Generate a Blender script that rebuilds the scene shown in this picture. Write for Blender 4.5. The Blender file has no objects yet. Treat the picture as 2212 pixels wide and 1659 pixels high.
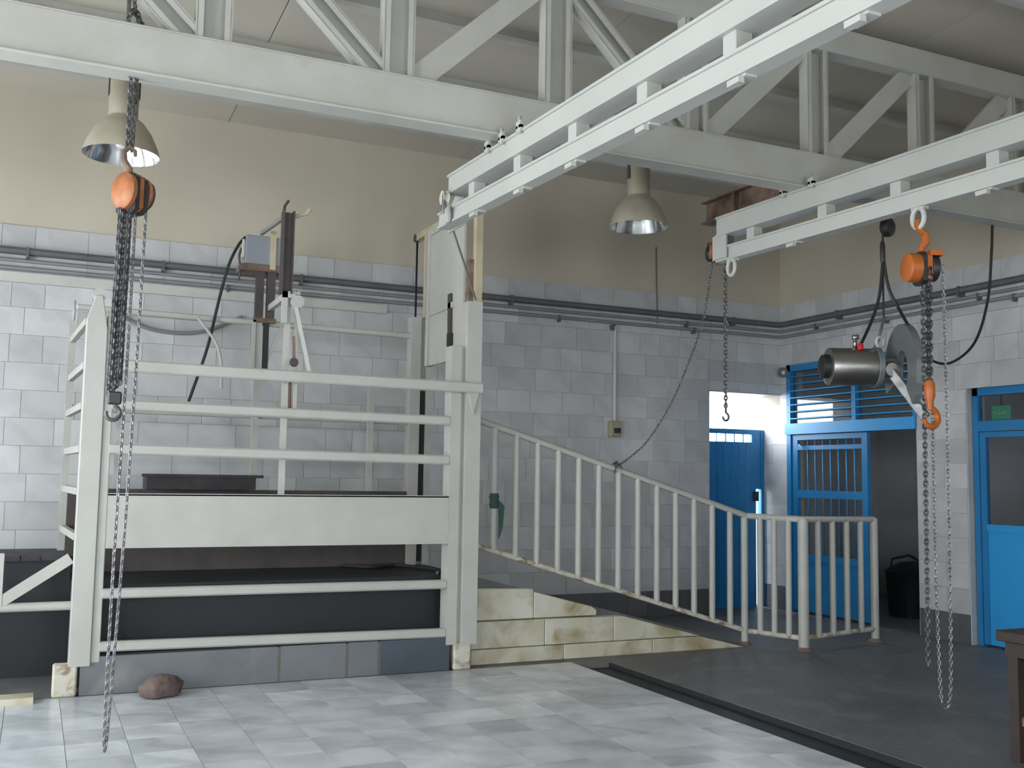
import bpy, bmesh, math, random
from mathutils import Vector, Matrix

random.seed(7)
scene = bpy.context.scene
COL = scene.collection

# ------------------------------------------------------------------ camera
CAM_H = 1.55
FPX, YAW, PITCH, ROLL = 2200.0, math.radians(25.0), math.radians(5.22), math.radians(0.93)
fw = Vector((math.sin(YAW) * math.cos(PITCH), math.cos(YAW) * math.cos(PITCH), math.sin(PITCH)))
rt = Vector((math.cos(YAW), -math.sin(YAW), 0))
up = rt.cross(fw)
R_ = rt * math.cos(ROLL) + up * math.sin(ROLL)
U_ = up * math.cos(ROLL) - rt * math.sin(ROLL)
cam_data = bpy.data.cameras.new('camera')
cam_data.sensor_width = 36.0
cam_data.lens = FPX / 2212.0 * 36.0
cam_data.clip_start = 0.05
cam = bpy.data.objects.new('camera', cam_data)
COL.objects.link(cam)
cam.matrix_world = Matrix(((R_.x, U_.x, -fw.x, 0), (R_.y, U_.y, -fw.y, 0), (R_.z, U_.z, -fw.z, CAM_H), (0, 0, 0, 1)))
scene.camera = cam

# ------------------------------------------------------------------ sky, daylight, exposure
world = bpy.data.worlds.new('overcast_sky')
scene.world = world
world.use_nodes = True
bg = world.node_tree.nodes['Background']
bg.inputs['Color'].default_value = (0.875, 0.945, 1.0, 1)
bg.inputs['Strength'].default_value = 15.0
scene.view_settings.view_transform = 'Standard'
scene.view_settings.look = 'None'
scene.view_settings.gamma = 1.0
scene.view_settings.use_curve_mapping = False
scene.view_settings.exposure = -0.08
try:
    scene.cycles.use_denoising = True
    scene.cycles.max_bounces = 8
    scene.cycles.diffuse_bounces = 5
    scene.cycles.glossy_bounces = 3
    scene.cycles.transmission_bounces = 6
    scene.cycles.caustics_reflective = False
    scene.cycles.caustics_refractive = False
    scene.cycles.sample_clamp_indirect = 6.0
except Exception:
    pass

# room extents
XW, YB, XL, YF = 8.34, 9.99, -3.5, -3.6      # right wall, back wall, left wall, wall behind the camera
ZC = 4.97                                     # ceiling height at the back wall
# windows (openings) of the hall: left wall and the wall behind the camera
LEFT_WINDOWS = [(0.4, 2.6, 0.5, 3.2), (3.8, 6.2, 0.5, 3.2), (7.4, 9.3, 1.2, 3.2)]      # y0, y1, z0, z1
FRONT_WINDOWS = [(-2.6, -0.6, 0.8, 3.2), (1.2, 3.2, 0.8, 3.2), (5.4, 6.5, 1.8, 3.0)]    # x0, x1, z0, z1


def portal(name, center, sx, sz, direction):
    """Daylight portal in a window opening: it only guides the sky light of the world through that window."""
    ld = bpy.data.lights.new(name, 'AREA')
    ld.shape = 'RECTANGLE'
    ld.size, ld.size_y = sx, sz
    ld.cycles.is_portal = True
    ob = bpy.data.objects.new(name, ld)
    COL.objects.link(ob)
    ob.location = center
    ob.rotation_euler = Vector(direction).to_track_quat('-Z', 'Z').to_euler()
    return ob


for (a, b, z0, z1) in LEFT_WINDOWS:
    portal('window_portal', (XL - 0.26, (a + b) / 2, (z0 + z1) / 2), b - a, z1 - z0, (1, 0, 0))
for (a, b, z0, z1) in FRONT_WINDOWS:
    portal('window_portal', ((a + b) / 2, YF - 0.26, (z0 + z1) / 2), b - a, z1 - z0, (0, 1, 0))
portal('door_portal', (7.79, 10.46, 2.33), 1.08, 0.62, (0, -1, 0))
portal('corridor_fill_portal', (9.75, 4.74, 2.4), 0.5, 0.4, (0, 1, 0))  # serves the unseen opening added to brighten the corridor


# ------------------------------------------------------------------ materials
def new_mat(name, base, rough=0.6, metal=0.0, spec=0.5, noise=None, vary=0.0, bump=None, veins=None, stain=None):
    """Procedural principled material. noise=(scale, darker colour, amount); veins=(scale, colour, amount);
    stain=(scale, colour, threshold lo, hi); vary = tone shift from piece to piece; bump=(scale, strength)."""
    m = bpy.data.materials.new(name)
    m.use_nodes = True
    nt = m.node_tree
    bsdf = nt.nodes['Principled BSDF']
    bsdf.inputs['Roughness'].default_value = rough
    bsdf.inputs['Metallic'].default_value = metal
    bsdf.inputs['Specular IOR Level'].default_value = spec
    tc = nt.nodes.new('ShaderNodeTexCoord')
    src = tc.outputs['Object']
    if vary:
        oi = nt.nodes.new('ShaderNodeObjectInfo')
        ad = nt.nodes.new('ShaderNodeVectorMath'); ad.operation = 'MULTIPLY_ADD'
        ad.inputs[1].default_value = (37.0, 53.0, 71.0)
        nt.links.new(oi.outputs['Random'], ad.inputs[0])
        nt.links.new(src, ad.inputs[2])
        src = ad.outputs[0]
    col = nt.nodes.new('ShaderNodeRGB')
    col.outputs[0].default_value = (*base, 1)
    cur = col.outputs[0]

    def mix(cur, color, fac_socket, amount):
        mx = nt.nodes.new('ShaderNodeMix'); mx.data_type = 'RGBA'
        ml = nt.nodes.new('ShaderNodeMath'); ml.operation = 'MULTIPLY'
        ml.inputs[1].default_value = amount
        nt.links.new(fac_socket, ml.inputs[0])
        nt.links.new(ml.outputs[0], mx.inputs[0])
        nt.links.new(cur, mx.inputs[6])
        mx.inputs[7].default_value = (*color, 1)
        return mx.outputs[2]

    def noise_fac(scale, detail, lo, hi, dist=0.0):
        n = nt.nodes.new('ShaderNodeTexNoise')
        n.inputs['Scale'].default_value = scale
        n.inputs['Detail'].default_value = detail
        n.inputs['Distortion'].default_value = dist
        nt.links.new(src, n.inputs['Vector'])
        mr = nt.nodes.new('ShaderNodeMapRange')
        mr.inputs[1].default_value = lo; mr.inputs[2].default_value = hi
        nt.links.new(n.outputs[0], mr.inputs[0])
        return mr.outputs[0]

    if noise:
        cur = mix(cur, noise[1], noise_fac(noise[0], 5, 0.35, 0.68), noise[2])
    if veins:
        w = nt.nodes.new('ShaderNodeTexWave')
        w.inputs['Scale'].default_value = veins[0]
        w.inputs['Distortion'].default_value = 9.0
        w.inputs['Detail'].default_value = 3.0
        w.inputs['Detail Scale'].default_value = 1.6
        w.bands_direction = 'DIAGONAL'
        nt.links.new(src, w.inputs['Vector'])
        mr = nt.nodes.new('ShaderNodeMapRange')
        mr.inputs[1].default_value = 0.55; mr.inputs[2].default_value = 1.0
        nt.links.new(w.outputs['Fac'], mr.inputs[0])
        cur = mix(cur, veins[1], mr.outputs[0], veins[2])
    if stain:
        cur = mix(cur, stain[1], noise_fac(stain[0], 6, stain[2], stain[3], 0.6), 1.0)
    if vary:
        hv = nt.nodes.new('ShaderNodeHueSaturation')
        mr = nt.nodes.new('ShaderNodeMapRange')
        mr.inputs[3].default_value = 1.0 - vary; mr.inputs[4].default_value = 1.0 + vary
        nt.links.new(oi.outputs['Random'], mr.inputs[0])
        nt.links.new(mr.outputs[0], hv.inputs['Value'])
        nt.links.new(cur, hv.inputs['Color'])
        cur = hv.outputs[0]
    nt.links.new(cur, bsdf.inputs['Base Color'])
    if bump:
        n = nt.nodes.new('ShaderNodeTexNoise')
        n.inputs['Scale'].default_value = bump[0]; n.inputs['Detail'].default_value = 4
        nt.links.new(src, n.inputs['Vector'])
        bp = nt.nodes.new('ShaderNodeBump')
        bp.inputs['Strength'].default_value = bump[1]
        bp.inputs['Distance'].default_value = 0.02
        nt.links.new(n.outputs[0], bp.inputs['Height'])
        nt.links.new(bp.outputs[0], bsdf.inputs['Normal'])
    return m


MT = {}
MT['plaster'] = new_mat('beige_plaster', (0.56, 0.505, 0.41), 0.85, spec=0.2, noise=(1.3, (0.49, 0.44, 0.355), 0.6), bump=(30, 0.04))
MT['grout'] = new_mat('wall_grout', (0.44, 0.425, 0.40), 0.9, spec=0.1)
MT['marble'] = new_mat('grey_white_wall_marble', (0.57, 0.57, 0.575), 0.32, noise=(2.2, (0.47, 0.465, 0.47), 0.75), veins=(1.1, (0.40, 0.40, 0.41), 0.32), vary=0.09)
MT['floor_marble'] = new_mat('white_floor_marble', (0.67, 0.70, 0.73), 0.25, noise=(2.6, (0.44, 0.47, 0.51), 0.85), veins=(0.9, (0.34, 0.36, 0.39), 0.35), vary=0.15)
MT['floor_grout'] = new_mat('floor_grout', (0.30, 0.29, 0.27), 0.85, spec=0.2)
MT['stained_marble'] = new_mat('yellow_stained_marble', (0.62, 0.60, 0.52), 0.45, noise=(3.0, (0.48, 0.44, 0.30), 0.8), stain=(3.4, (0.30, 0.23, 0.10), 0.50, 0.74), vary=0.08)
MT['concrete'] = new_mat('dark_worn_concrete', (0.15, 0.15, 0.15), 0.55, noise=(1.1, (0.095, 0.098, 0.104), 0.9), stain=(3.2, (0.20, 0.195, 0.19), 0.55, 0.78), bump=(14, 0.25))
MT['drain'] = new_mat('wet_drain_concrete', (0.030, 0.034, 0.037), 0.5, spec=0.25, noise=(2.5, (0.027, 0.03, 0.033), 0.8))
MT['kerb'] = new_mat('grey_kerb_stone', (0.165, 0.175, 0.185), 0.55, noise=(2.0, (0.115, 0.125, 0.14), 0.8), stain=(2.0, (0.28, 0.26, 0.23), 0.62, 0.8), vary=0.08)
MT['kerb_dark'] = new_mat('dark_slate_kerb_stone', (0.075, 0.09, 0.115), 0.45, noise=(3.0, (0.05, 0.06, 0.075), 0.8))
MT['dado'] = new_mat('dark_dado_stone', (0.13, 0.13, 0.135), 0.5, noise=(2.0, (0.085, 0.087, 0.095), 0.8), vary=0.1)
MT['white'] = new_mat('white_paint_on_steel', (0.485, 0.48, 0.445), 0.45, noise=(4.0, (0.42, 0.405, 0.36), 0.6), stain=(5.0, (0.42, 0.36, 0.25), 0.70, 0.84), bump=(40, 0.06))
MT['white_worn'] = new_mat('rust_stained_white_paint', (0.62, 0.60, 0.52), 0.6, noise=(7.0, (0.50, 0.45, 0.33), 0.8), stain=(9.0, (0.22, 0.13, 0.07), 0.50, 0.68), bump=(40, 0.15))
MT['rail_white'] = new_mat('clean_white_rail_paint', (0.50, 0.50, 0.47), 0.45, noise=(3.0, (0.45, 0.45, 0.42), 0.6))
MT['cream'] = new_mat('cream_paint_on_steel', (0.55, 0.48, 0.33), 0.5, noise=(5.0, (0.42, 0.35, 0.22), 0.7))
MT['ceiling'] = new_mat('beige_ceiling_sheet', (0.53, 0.49, 0.415), 0.8, spec=0.2, noise=(0.9, (0.47, 0.43, 0.36), 0.6), vary=0.04)
MT['blue'] = new_mat('blue_door_paint', (0.022, 0.21, 0.47), 0.4, noise=(3.0, (0.016, 0.165, 0.39), 0.6))
MT['blue_bright'] = new_mat('bright_blue_paint_and_glare', (0.03, 0.33, 0.72), 0.4, noise=(3.0, (0.025, 0.29, 0.64), 0.5))  # paint of the half-glazed door; on the double door's transom it carries glare
MT['orange'] = new_mat('orange_hoist_paint', (0.48, 0.13, 0.022), 0.4, noise=(12.0, (0.38, 0.09, 0.02), 0.6))
MT['orange_worn'] = new_mat('worn_orange_hoist_paint', (0.44, 0.15, 0.05), 0.5, noise=(14.0, (0.25, 0.10, 0.04), 0.9))
MT['black_steel'] = new_mat('black_oiled_steel', (0.018, 0.018, 0.02), 0.45, noise=(20.0, (0.035, 0.03, 0.028), 0.7))
MT['chain'] = new_mat('galvanised_chain', (0.34, 0.34, 0.345), 0.4, metal=0.7, noise=(15.0, (0.10, 0.095, 0.09), 0.7))
MT['chain_dark'] = new_mat('dark_steel_chain', (0.16, 0.16, 0.17), 0.45, metal=0.6, noise=(15.0, (0.04, 0.036, 0.034), 0.7))
MT['stainless'] = new_mat('stainless_steel', (0.42, 0.41, 0.39), 0.36, metal=1.0, noise=(9.0, (0.32, 0.30, 0.28), 0.6))
MT['cast_grey'] = new_mat('grey_cast_metal', (0.19, 0.205, 0.205), 0.45, metal=0.3, noise=(8.0, (0.14, 0.15, 0.15), 0.6))
MT['rust'] = new_mat('rusty_brown_steel', (0.24, 0.165, 0.12), 0.75, noise=(8.0, (0.10, 0.06, 0.045), 0.9), bump=(40, 0.3))
MT['brown'] = new_mat('brown_steel_and_panel_shade', (0.055, 0.045, 0.045), 0.55, noise=(6.0, (0.09, 0.07, 0.062), 0.7))  # brown steel; on the box's rear panel the dark tone stands for shade
MT['grey_box'] = new_mat('grey_cabinet_enamel', (0.27, 0.29, 0.33), 0.45, noise=(6.0, (0.22, 0.235, 0.27), 0.5))
MT['pipe_dark'] = new_mat('dark_grey_pipe', (0.115, 0.115, 0.12), 0.55, noise=(4.0, (0.08, 0.08, 0.085), 0.7))
MT['pipe_mid'] = new_mat('grey_pipe', (0.24, 0.24, 0.24), 0.5, noise=(4.0, (0.18, 0.18, 0.18), 0.7))
MT['trunking'] = new_mat('pale_trunking', (0.55, 0.54, 0.50), 0.55, noise=(4.0, (0.48, 0.46, 0.42), 0.7))
MT['rubber'] = new_mat('black_rubber', (0.015, 0.016, 0.018), 0.5)
MT['hose'] = new_mat('grey_hose', (0.22, 0.22, 0.225), 0.6)
MT['lamp_out'] = new_mat('dusty_lamp_aluminium', (0.46, 0.42, 0.33), 0.55, metal=0.35, noise=(5.0, (0.36, 0.32, 0.235), 0.8))
MT['lamp_in'] = new_mat('polished_reflector', (0.86, 0.87, 0.88), 0.16, metal=1.0)
MT['bulb'] = new_mat('frosted_bulb', (0.85, 0.85, 0.85), 0.25)
MT['maroon'] = new_mat('dark_maroon_mat', (0.06, 0.048, 0.055), 0.8, noise=(9.0, (0.035, 0.03, 0.035), 0.8), bump=(60, 0.5))
MT['stone'] = new_mat('brown_stone', (0.17, 0.125, 0.105), 0.8, noise=(9.0, (0.08, 0.055, 0.06), 0.9), bump=(25, 0.6))
MT['green'] = new_mat('green_sign_film', (0.02, 0.22, 0.10), 0.4)
_b = MT['green'].node_tree.nodes['Principled BSDF']          # glow added to brighten the sign behind the grey glass
_b.inputs['Emission Color'].default_value = (0.02, 0.30, 0.14, 1); _b.inputs['Emission Strength'].default_value = 0.35
MT['sign_white'] = new_mat('white_sign_print', (0.55, 0.62, 0.58), 0.5)
MT['green_cloth'] = new_mat('dull_green_cloth', (0.05, 0.11, 0.085), 0.9, noise=(20.0, (0.03, 0.06, 0.05), 0.8))
MT['red'] = new_mat('red_plastic', (0.55, 0.02, 0.03), 0.35)
MT['dark_void'] = new_mat('grey_corridor_plaster', (0.50, 0.50, 0.51), 0.8, noise=(2.0, (0.42, 0.42, 0.43), 0.7))
MT['wood'] = new_mat('dark_brown_wood', (0.045, 0.03, 0.024), 0.6, noise=(7.0, (0.025, 0.017, 0.014), 0.8))
MT['ground'] = new_mat('outdoor_ground', (0.30, 0.29, 0.27), 0.9, noise=(1.0, (0.22, 0.21, 0.20), 0.8))
MT['added_yard_wall'] = new_mat('pale_blue_added_wall', (0.20, 0.27, 0.33), 0.8, noise=(2.0, (0.12, 0.17, 0.22), 0.8))
MT['joint'] = new_mat('brown_grey_mortar', (0.14, 0.125, 0.11), 0.9)
MT['switch'] = new_mat('yellowed_plastic', (0.36, 0.33, 0.22), 0.5, noise=(10.0, (0.28, 0.25, 0.16), 0.6))


def glass_mat(name, color, rough, transp):
    m = bpy.data.materials.new(name)
    m.use_nodes = True
    nt = m.node_tree
    nt.nodes.clear()
    out = nt.nodes.new('ShaderNodeOutputMaterial')
    tr = nt.nodes.new('ShaderNodeBsdfTransparent'); tr.inputs[0].default_value = (*transp, 1)
    gl = nt.nodes.new('ShaderNodeBsdfGlossy'); gl.inputs[0].default_value = (*color, 1); gl.inputs[1].default_value = rough
    fr = nt.nodes.new('ShaderNodeFresnel')
    geo = nt.nodes.new('ShaderNodeNewGeometry')          # same reflectance on both faces of a thin pane
    mr = nt.nodes.new('ShaderNodeMapRange')
    mr.inputs[3].default_value = 1.55; mr.inputs[4].default_value = 1 / 1.55
    nt.links.new(geo.outputs['Backfacing'], mr.inputs[0]); nt.links.new(mr.outputs[0], fr.inputs[0])
    mx = nt.nodes.new('ShaderNodeMixShader')
    nt.links.new(fr.outputs[0], mx.inputs[0]); nt.links.new(tr.outputs[0], mx.inputs[1]); nt.links.new(gl.outputs[0], mx.inputs[2])
    nt.links.new(mx.outputs[0], out.inputs[0])
    return m


MT['glass'] = glass_mat('door_glass', (1, 1, 1), 0.02, (0.8, 0.84, 0.86))
MT['glass_grey'] = glass_mat('dusty_grey_glass', (1, 1, 1), 0.10, (0.80, 0.81, 0.83))


# ------------------------------------------------------------------ mesh helpers
ORIGIN = {}


def empty(name, loc):
    o = bpy.data.objects.new(name, None)
    COL.objects.link(o)
    o.location = loc
    o.empty_display_size = 0.1
    ORIGIN[o.name] = Vector(loc)
    return o


def tag(o, label=None, cat=None, group=None, kind=None):
    if label: o['label'] = label
    if cat: o['category'] = cat
    if group: o['group'] = group
    if kind: o['kind'] = kind
    return o


class MB:
    """Collects shapes given in world coordinates; build() links them as one mesh object under a parent."""

    def __init__(self):
        self.v, self.f, self.sm = [], [], []

    def add(self, vs, fs, smooth=False):
        b = len(self.v)
        self.v += [Vector(p) for p in vs]
        self.f += [tuple(i + b for i in f) for f in fs]
        self.sm += [smooth] * len(fs)
        return self

    def box(self, x0, x1, y0, y1, z0, z1):
        vs = [(x, y, z) for x in (x0, x1) for y in (y0, y1) for z in (z0, z1)]
        return self.add(vs, [(0, 1, 3, 2), (4, 6, 7, 5), (0, 4, 5, 1), (2, 3, 7, 6), (0, 2, 6, 4), (1, 5, 7, 3)])

    def bar(self, p, q, w, h, upv=(0, 0, 1)):
        """Rectangular bar from p to q; w sideways, h along upv."""
        p, q = Vector(p), Vector(q)
        d = (q - p).normalized()
        u = Vector(upv)
        if abs(d.dot(u)) > 0.98: u = Vector((0, 1, 0))
        s = d.cross(u).normalized(); u = s.cross(d).normalized()
        vs = []
        for c in (p, q):
            for a, b in ((-1, -1), (1, -1), (1, 1), (-1, 1)):
                vs.append(c + s * (a * w / 2) + u * (b * h / 2))
        return self.add(vs, [(3, 2, 1, 0), (4, 5, 6, 7), (0, 1, 5, 4), (1, 2, 6, 5), (2, 3, 7, 6), (3, 0, 4, 7)])

    def prism(self, poly, axis, a0, a1):
        """poly = 2D outline; axis 'y' -> poly in (x, z), 'x' -> (y, z), 'z' -> (x, y)."""
        def pt(u, v, a):
            return {'y': (u, a, v), 'x': (a, u, v), 'z': (u, v, a)}[axis]
        n = len(poly)
        vs = [pt(u, v, a0) for u, v in poly] + [pt(u, v, a1) for u, v in poly]
        fs = [tuple(range(n)), tuple(range(2 * n - 1, n - 1, -1))]
        fs += [(i, i + n, (i + 1) % n + n, (i + 1) % n) for i in range(n)]
        return self.add(vs, fs)

    def tube(self, pts, r, n=10, caps=True, closed=False):
        pts = [Vector(p) for p in pts]
        m = len(pts)
        rr = (list(r) + [r[-1]] * m)[:m] if isinstance(r, (list, tuple)) else [r] * m
        vs, fs = [], []
        prev = None
        for i, p in enumerate(pts):
            if closed:
                t = pts[(i + 1) % m] - pts[i - 1]
            else:
                t = (pts[min(i + 1, m - 1)] - pts[max(i - 1, 0)])
            t = t.normalized()
            if prev is None:
                a = Vector((0, 0, 1)) if abs(t.z) < 0.9 else Vector((1, 0, 0))
                s = t.cross(a).normalized()
            else:
                s = (prev - t * prev.dot(t)).normalized()
            prev = s
            u = t.cross(s)
            for k in range(n):
                an = 2 * math.pi * k / n
                vs.append(p + (s * math.cos(an) + u * math.sin(an)) * rr[i])
        last = m if closed else m - 1
        for i in range(last):
            j = (i + 1) % m
            for k in range(n):
                fs.append((i * n + k, i * n + (k + 1) % n, j * n + (k + 1) % n, j * n + k))
        self.add(vs, fs, True)
        if caps and not closed:
            b = len(self.v) - len(vs)
            self.f.append(tuple(b + k for k in range(n - 1, -1, -1))); self.sm.append(False)
            self.f.append(tuple(b + (m - 1) * n + k for k in range(n))); self.sm.append(False)
        return self

    def lathe(self, prof, base, axis=(0, 0, 1), n=28):
        """prof = [(radius, height)] about an axis through base."""
        ax = Vector(axis).normalized()
        a = Vector((1, 0, 0)) if abs(ax.x) < 0.9 else Vector((0, 1, 0))
        s = ax.cross(a).normalized(); u = ax.cross(s)
        base = Vector(base)
        vs, fs = [], []
        for r, h in prof:
            for k in range(n):
                an = 2 * math.pi * k / n
                vs.append(base + ax * h + (s * math.cos(an) + u * math.sin(an)) * max(r, 0.0004))
        for i in range(len(prof) - 1):
            for k in range(n):
                fs.append((i * n + k, i * n + (k + 1) % n, (i + 1) * n + (k + 1) % n, (i + 1) * n + k))
        return self.add(vs, fs, True)

    def sphere(self, c, r, n=14, sz=1.0):
        prof = [(r * math.cos(math.pi * (i / 10 - 0.5)), r * sz * math.sin(math.pi * (i / 10 - 0.5))) for i in range(11)]
        return self.lathe(prof, c, n=n)

    def links(self, pts, pitch, wire, width):
        """Chain of oval links along a polyline."""
        pts = [Vector(p) for p in pts]
        seg = [(pts[i + 1] - pts[i]).length for i in range(len(pts) - 1)]
        total = sum(seg)
        n = max(2, int(total / pitch))
        for k in range(n):
            s = (k + 0.5) * total / n
            i = 0
            while i < len(seg) - 1 and s > seg[i]:
                s -= seg[i]; i += 1
            c = pts[i] + (pts[i + 1] - pts[i]) * (s / seg[i])
            t = (pts[i + 1] - pts[i]).normalized()
            a = Vector((0, 1, 0)) if abs(t.y) < 0.9 else Vector((1, 0, 0))
            s1 = t.cross(a).normalized(); s2 = t.cross(s1)
            side = (s1 + s2).normalized() if k % 2 else (s1 - s2).normalized()
            hl, hw = pitch * 0.68 , width / 2 - wire
            ring = []
            for q in range(8):
                an = 2 * math.pi * q / 8
                ring.append(c + t * (hl * math.sin(an)) + side * (hw * math.cos(an)))
            self.tube(ring, wire, n=5, closed=True)
        return self

    def build(self, name, mat, parent=None, kind=None, label=None, bevel=0.0):
        off = Vector((0, 0, 0))
        if parent is not None:
            off = ORIGIN[parent.name]
        elif self.v:
            lo = Vector((min(p.x for p in self.v), min(p.y for p in self.v), min(p.z for p in self.v)))
            hi = Vector((max(p.x for p in self.v), max(p.y for p in self.v), max(p.z for p in self.v)))
            off = Vector(((lo.x + hi.x) / 2, (lo.y + hi.y) / 2, lo.z))
        me = bpy.data.meshes.new(name)
        me.from_pydata([tuple(p - off) for p in self.v], [], self.f)
        me.polygons.foreach_set('use_smooth', self.sm)
        bm = bmesh.new(); bm.from_mesh(me)
        bmesh.ops.recalc_face_normals(bm, faces=bm.faces)
        if bevel:
            es = [e for e in bm.edges if len(e.link_faces) == 2 and e.calc_face_angle(0) > 0.6]
            bmesh.ops.bevel(bm, geom=es, offset=bevel, segments=1, affect='EDGES', clamp_overlap=True)
        for e in bm.edges:
            if len(e.link_faces) == 2 and e.calc_face_angle(0) > 0.75: e.smooth = False
        bm.to_mesh(me); bm.free()
        me.materials.append(MT[mat])
        o = bpy.data.objects.new(name, me)
        COL.objects.link(o)
        if parent is not None:
            o.parent = parent
            ORIGIN[o.name] = off           # children of this part use the same origin
        else:
            o.location = off
            ORIGIN[o.name] = off
        if kind: o['kind'] = kind
        if label: o['label'] = label
        return o


def curve_pts(ctrl, n=12):
    """Catmull-Rom through control points."""
    c = [Vector(p) for p in ctrl]
    c = [c[0] * 2 - c[1]] + c + [c[-1] * 2 - c[-2]]
    out = []
    for i in range(1, len(c) - 2):
        for k in range(n):
            t = k / n
            p0, p1, p2, p3 = c[i - 1], c[i], c[i + 1], c[i + 2]
            out.append(0.5 * ((2 * p1) + (p2 - p0) * t + (2 * p0 - 5 * p1 + 4 * p2 - p3) * t * t + (3 * p1 - p0 - 3 * p2 + p3) * t ** 3))
    out.append(c[-2])
    return out


TILE_MESH = {}


def tile_piece(name, size, mat, loc, parent, gap=0.003):
    """A bevelled slab shared between alike pieces; size in world axes, loc = centre."""
    key = (name, tuple(round(s, 3) for s in size), mat)
    if key not in TILE_MESH:
        bm = bmesh.new()
        bmesh.ops.create_cube(bm, size=1)
        for v in bm.verts:
            v.co = Vector((v.co.x * (size[0] - gap * (size[0] > 0.05)), v.co.y * (size[1] - gap * (size[1] > 0.05)), v.co.z * (size[2] - gap * (size[2] > 0.05))))
        me = bpy.data.meshes.new(name)
        bm.to_mesh(me); bm.free()
        me.materials.append(MT[mat])
        TILE_MESH[key] = me
    o = bpy.data.objects.new(name, TILE_MESH[key])
    COL.objects.link(o)
    o.parent = parent
    o.location = Vector(loc) - ORIGIN[parent.name]
    return o


# ================================================================== STRUCTURE
# ---- floor: tiled area (x < 4.2), drain channel, concrete area
T = 0.33
fb = MB().box(XL, 4.20, YF, YB, -0.15, -0.012)
floor = fb.build('floor', 'floor_grout')
tag(floor, 'white marble tiled floor in front of the stunning box', 'floor', kind='structure')
tiles = []
x = 4.20
while x > XL + 0.02:
    x0 = max(XL, x - T)
    y = 7.74
    while y > YF + 0.02:
        y0 = max(YF, y - T)
        tiles.append((x0, x, y0, y))
        y -= T
    x -= T


def cam_px(p):
    v = Vector(p) - Vector((0, 0, CAM_H))
    d = v.dot(fw)
    if d < 0.2: return None
    return (1106 + FPX * v.dot(R_) / d, 829.5 - FPX * v.dot(U_) / d)


def tile_rank(t):
    p = cam_px(((t[0] + t[1]) / 2, (t[2] + t[3]) / 2, 0))
    vis = p is not None and -150 < p[0] < 2362 and p[1] < 1850
    return (0 if vis else 1, (t[0] + t[1]) ** 2 + (t[2] + t[3]) ** 2)


tiles.sort(key=tile_rank)
for t in tiles[:290]:
    tile_piece('floor_tile', (round(t[1] - t[0], 3), round(t[3] - t[2], 3), 0.02), 'floor_marble',
               ((t[0] + t[1]) / 2, (t[2] + t[3]) / 2, -0.010 + random.uniform(-0.0005, 0.0005)), floor)
rest = MB()
for t in tiles[290:]:
    rest.box(t[0] + 0.002, t[1] - 0.002, t[2] + 0.002, t[3] - 0.002, -0.02, 0.0)
rest.build('floor_tile_field', 'floor_marble', floor, kind='stuff')
# plain wet screed left of and behind the box
sc = MB().box(XL, 4.20, 7.745, YB, -0.012, -0.002)
tag(sc.build('floor_screed', 'concrete'), 'grey wet screed floor around and behind the stunning box', 'floor', kind='structure')
# a pale marble strip along the tiled edge left of the box
ms = empty('trim_1', (-1.6, 7.6, 0))
tag(ms, 'pale yellowed marble threshold strip left of the box', 'trim', kind='structure')
for i in range(6):
    xa = -3.4 + i * 0.58
    tile_piece('marble_strip', (0.58, 0.17, 0.05), 'stained_marble', (xa + 0.29, 7.68, 0.018), ms)

dr = MB()
dr.box(4.20, 4.52, YF, 7.62, -0.20, -0.04)
dr.box(4.20, 4.225, YF, 7.62, -0.04, -0.006)
dr.box(4.50, 4.52, YF, 7.62, -0.04, -0.004)
tag(dr.build('drain_channel', 'drain'), 'dark wet drain channel between tiled and concrete floor', 'drain', kind='structure')
cf = MB().box(4.52, 11.2, YF, YB + 0.39, -0.15, 0.0)
cf.box(XW + 0.2, 11.2, YB + 0.39, 11.2, -0.15, -0.001)
cf.box(4.20, 4.52, 7.62, YB, -0.15, -0.001)
tag(cf.build('floor_concrete', 'concrete'), 'dark worn concrete floor on the door side of the hall', 'floor', kind='structure')

# ---- back wall with door opening
D1X0, D1X1, D1Z = 7.24, XW, 2.62
bw = MB()
bw.box(XL - 0.3, D1X0, YB, YB + 0.38, 0, 5.6)
bw.box(D1X0, XW + 0.3, YB, YB + 0.38, D1Z, 5.6)
wall_back = bw.build('wall_back', 'plaster')
tag(wall_back, 'back wall, beige plaster above grey marble tiles', 'wall', kind='structure')
COURSE, Z_T = 0.2455, 3.72
rows = 14
z_base = Z_T - rows * COURSE


def tile_row(a0, a1, rng):
    """Split a row into tiles of varying length."""
    out, a = [], a0
    while a < a1 - 0.02:
        w = rng.choice((0.44, 0.44, 0.44, 0.27, 0.40))
        b = a + w
        if a1 - b < 0.14: b = a1
        out.append((a, min(b, a1)))
        a = b
    return out


rng = random.Random(3)
n_far = MB()
for r in range(rows):
    z0 = z_base + r * COURSE
    zc = z0 + COURSE / 2
    straddle = z0 < D1Z < z0 + COURSE
    end = XW if z0 >= D1Z else D1X0
    row = tile_row(-0.9 - rng.random() * 0.2, end, rng) + (tile_row(D1X0, XW, rng) if straddle else [])
    for (a, b) in row:
        mid = 0.007 + rng.uniform(-0.001, 0.001)
        if straddle and b > D1X0 + 0.01:
            tile_piece('marble_tile', (round(b - a, 3), 0.016, round(z0 + COURSE - D1Z, 3)), 'marble', ((a + b) / 2, YB - mid, (D1Z + z0 + COURSE) / 2), wall_back)
            continue
        tile_piece('marble_tile', (round(b - a, 3), 0.016, COURSE), 'marble', ((a + b) / 2, YB - mid, zc), wall_back)
    for (a, b) in tile_row(XL, -1.15, rng):
        n_far.box(a + .002, b - .002, YB - 0.014, YB, z0 + .002, z0 + COURSE - .002)
n_far.build('marble_tile_field', 'marble', wall_back, kind='stuff')
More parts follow.
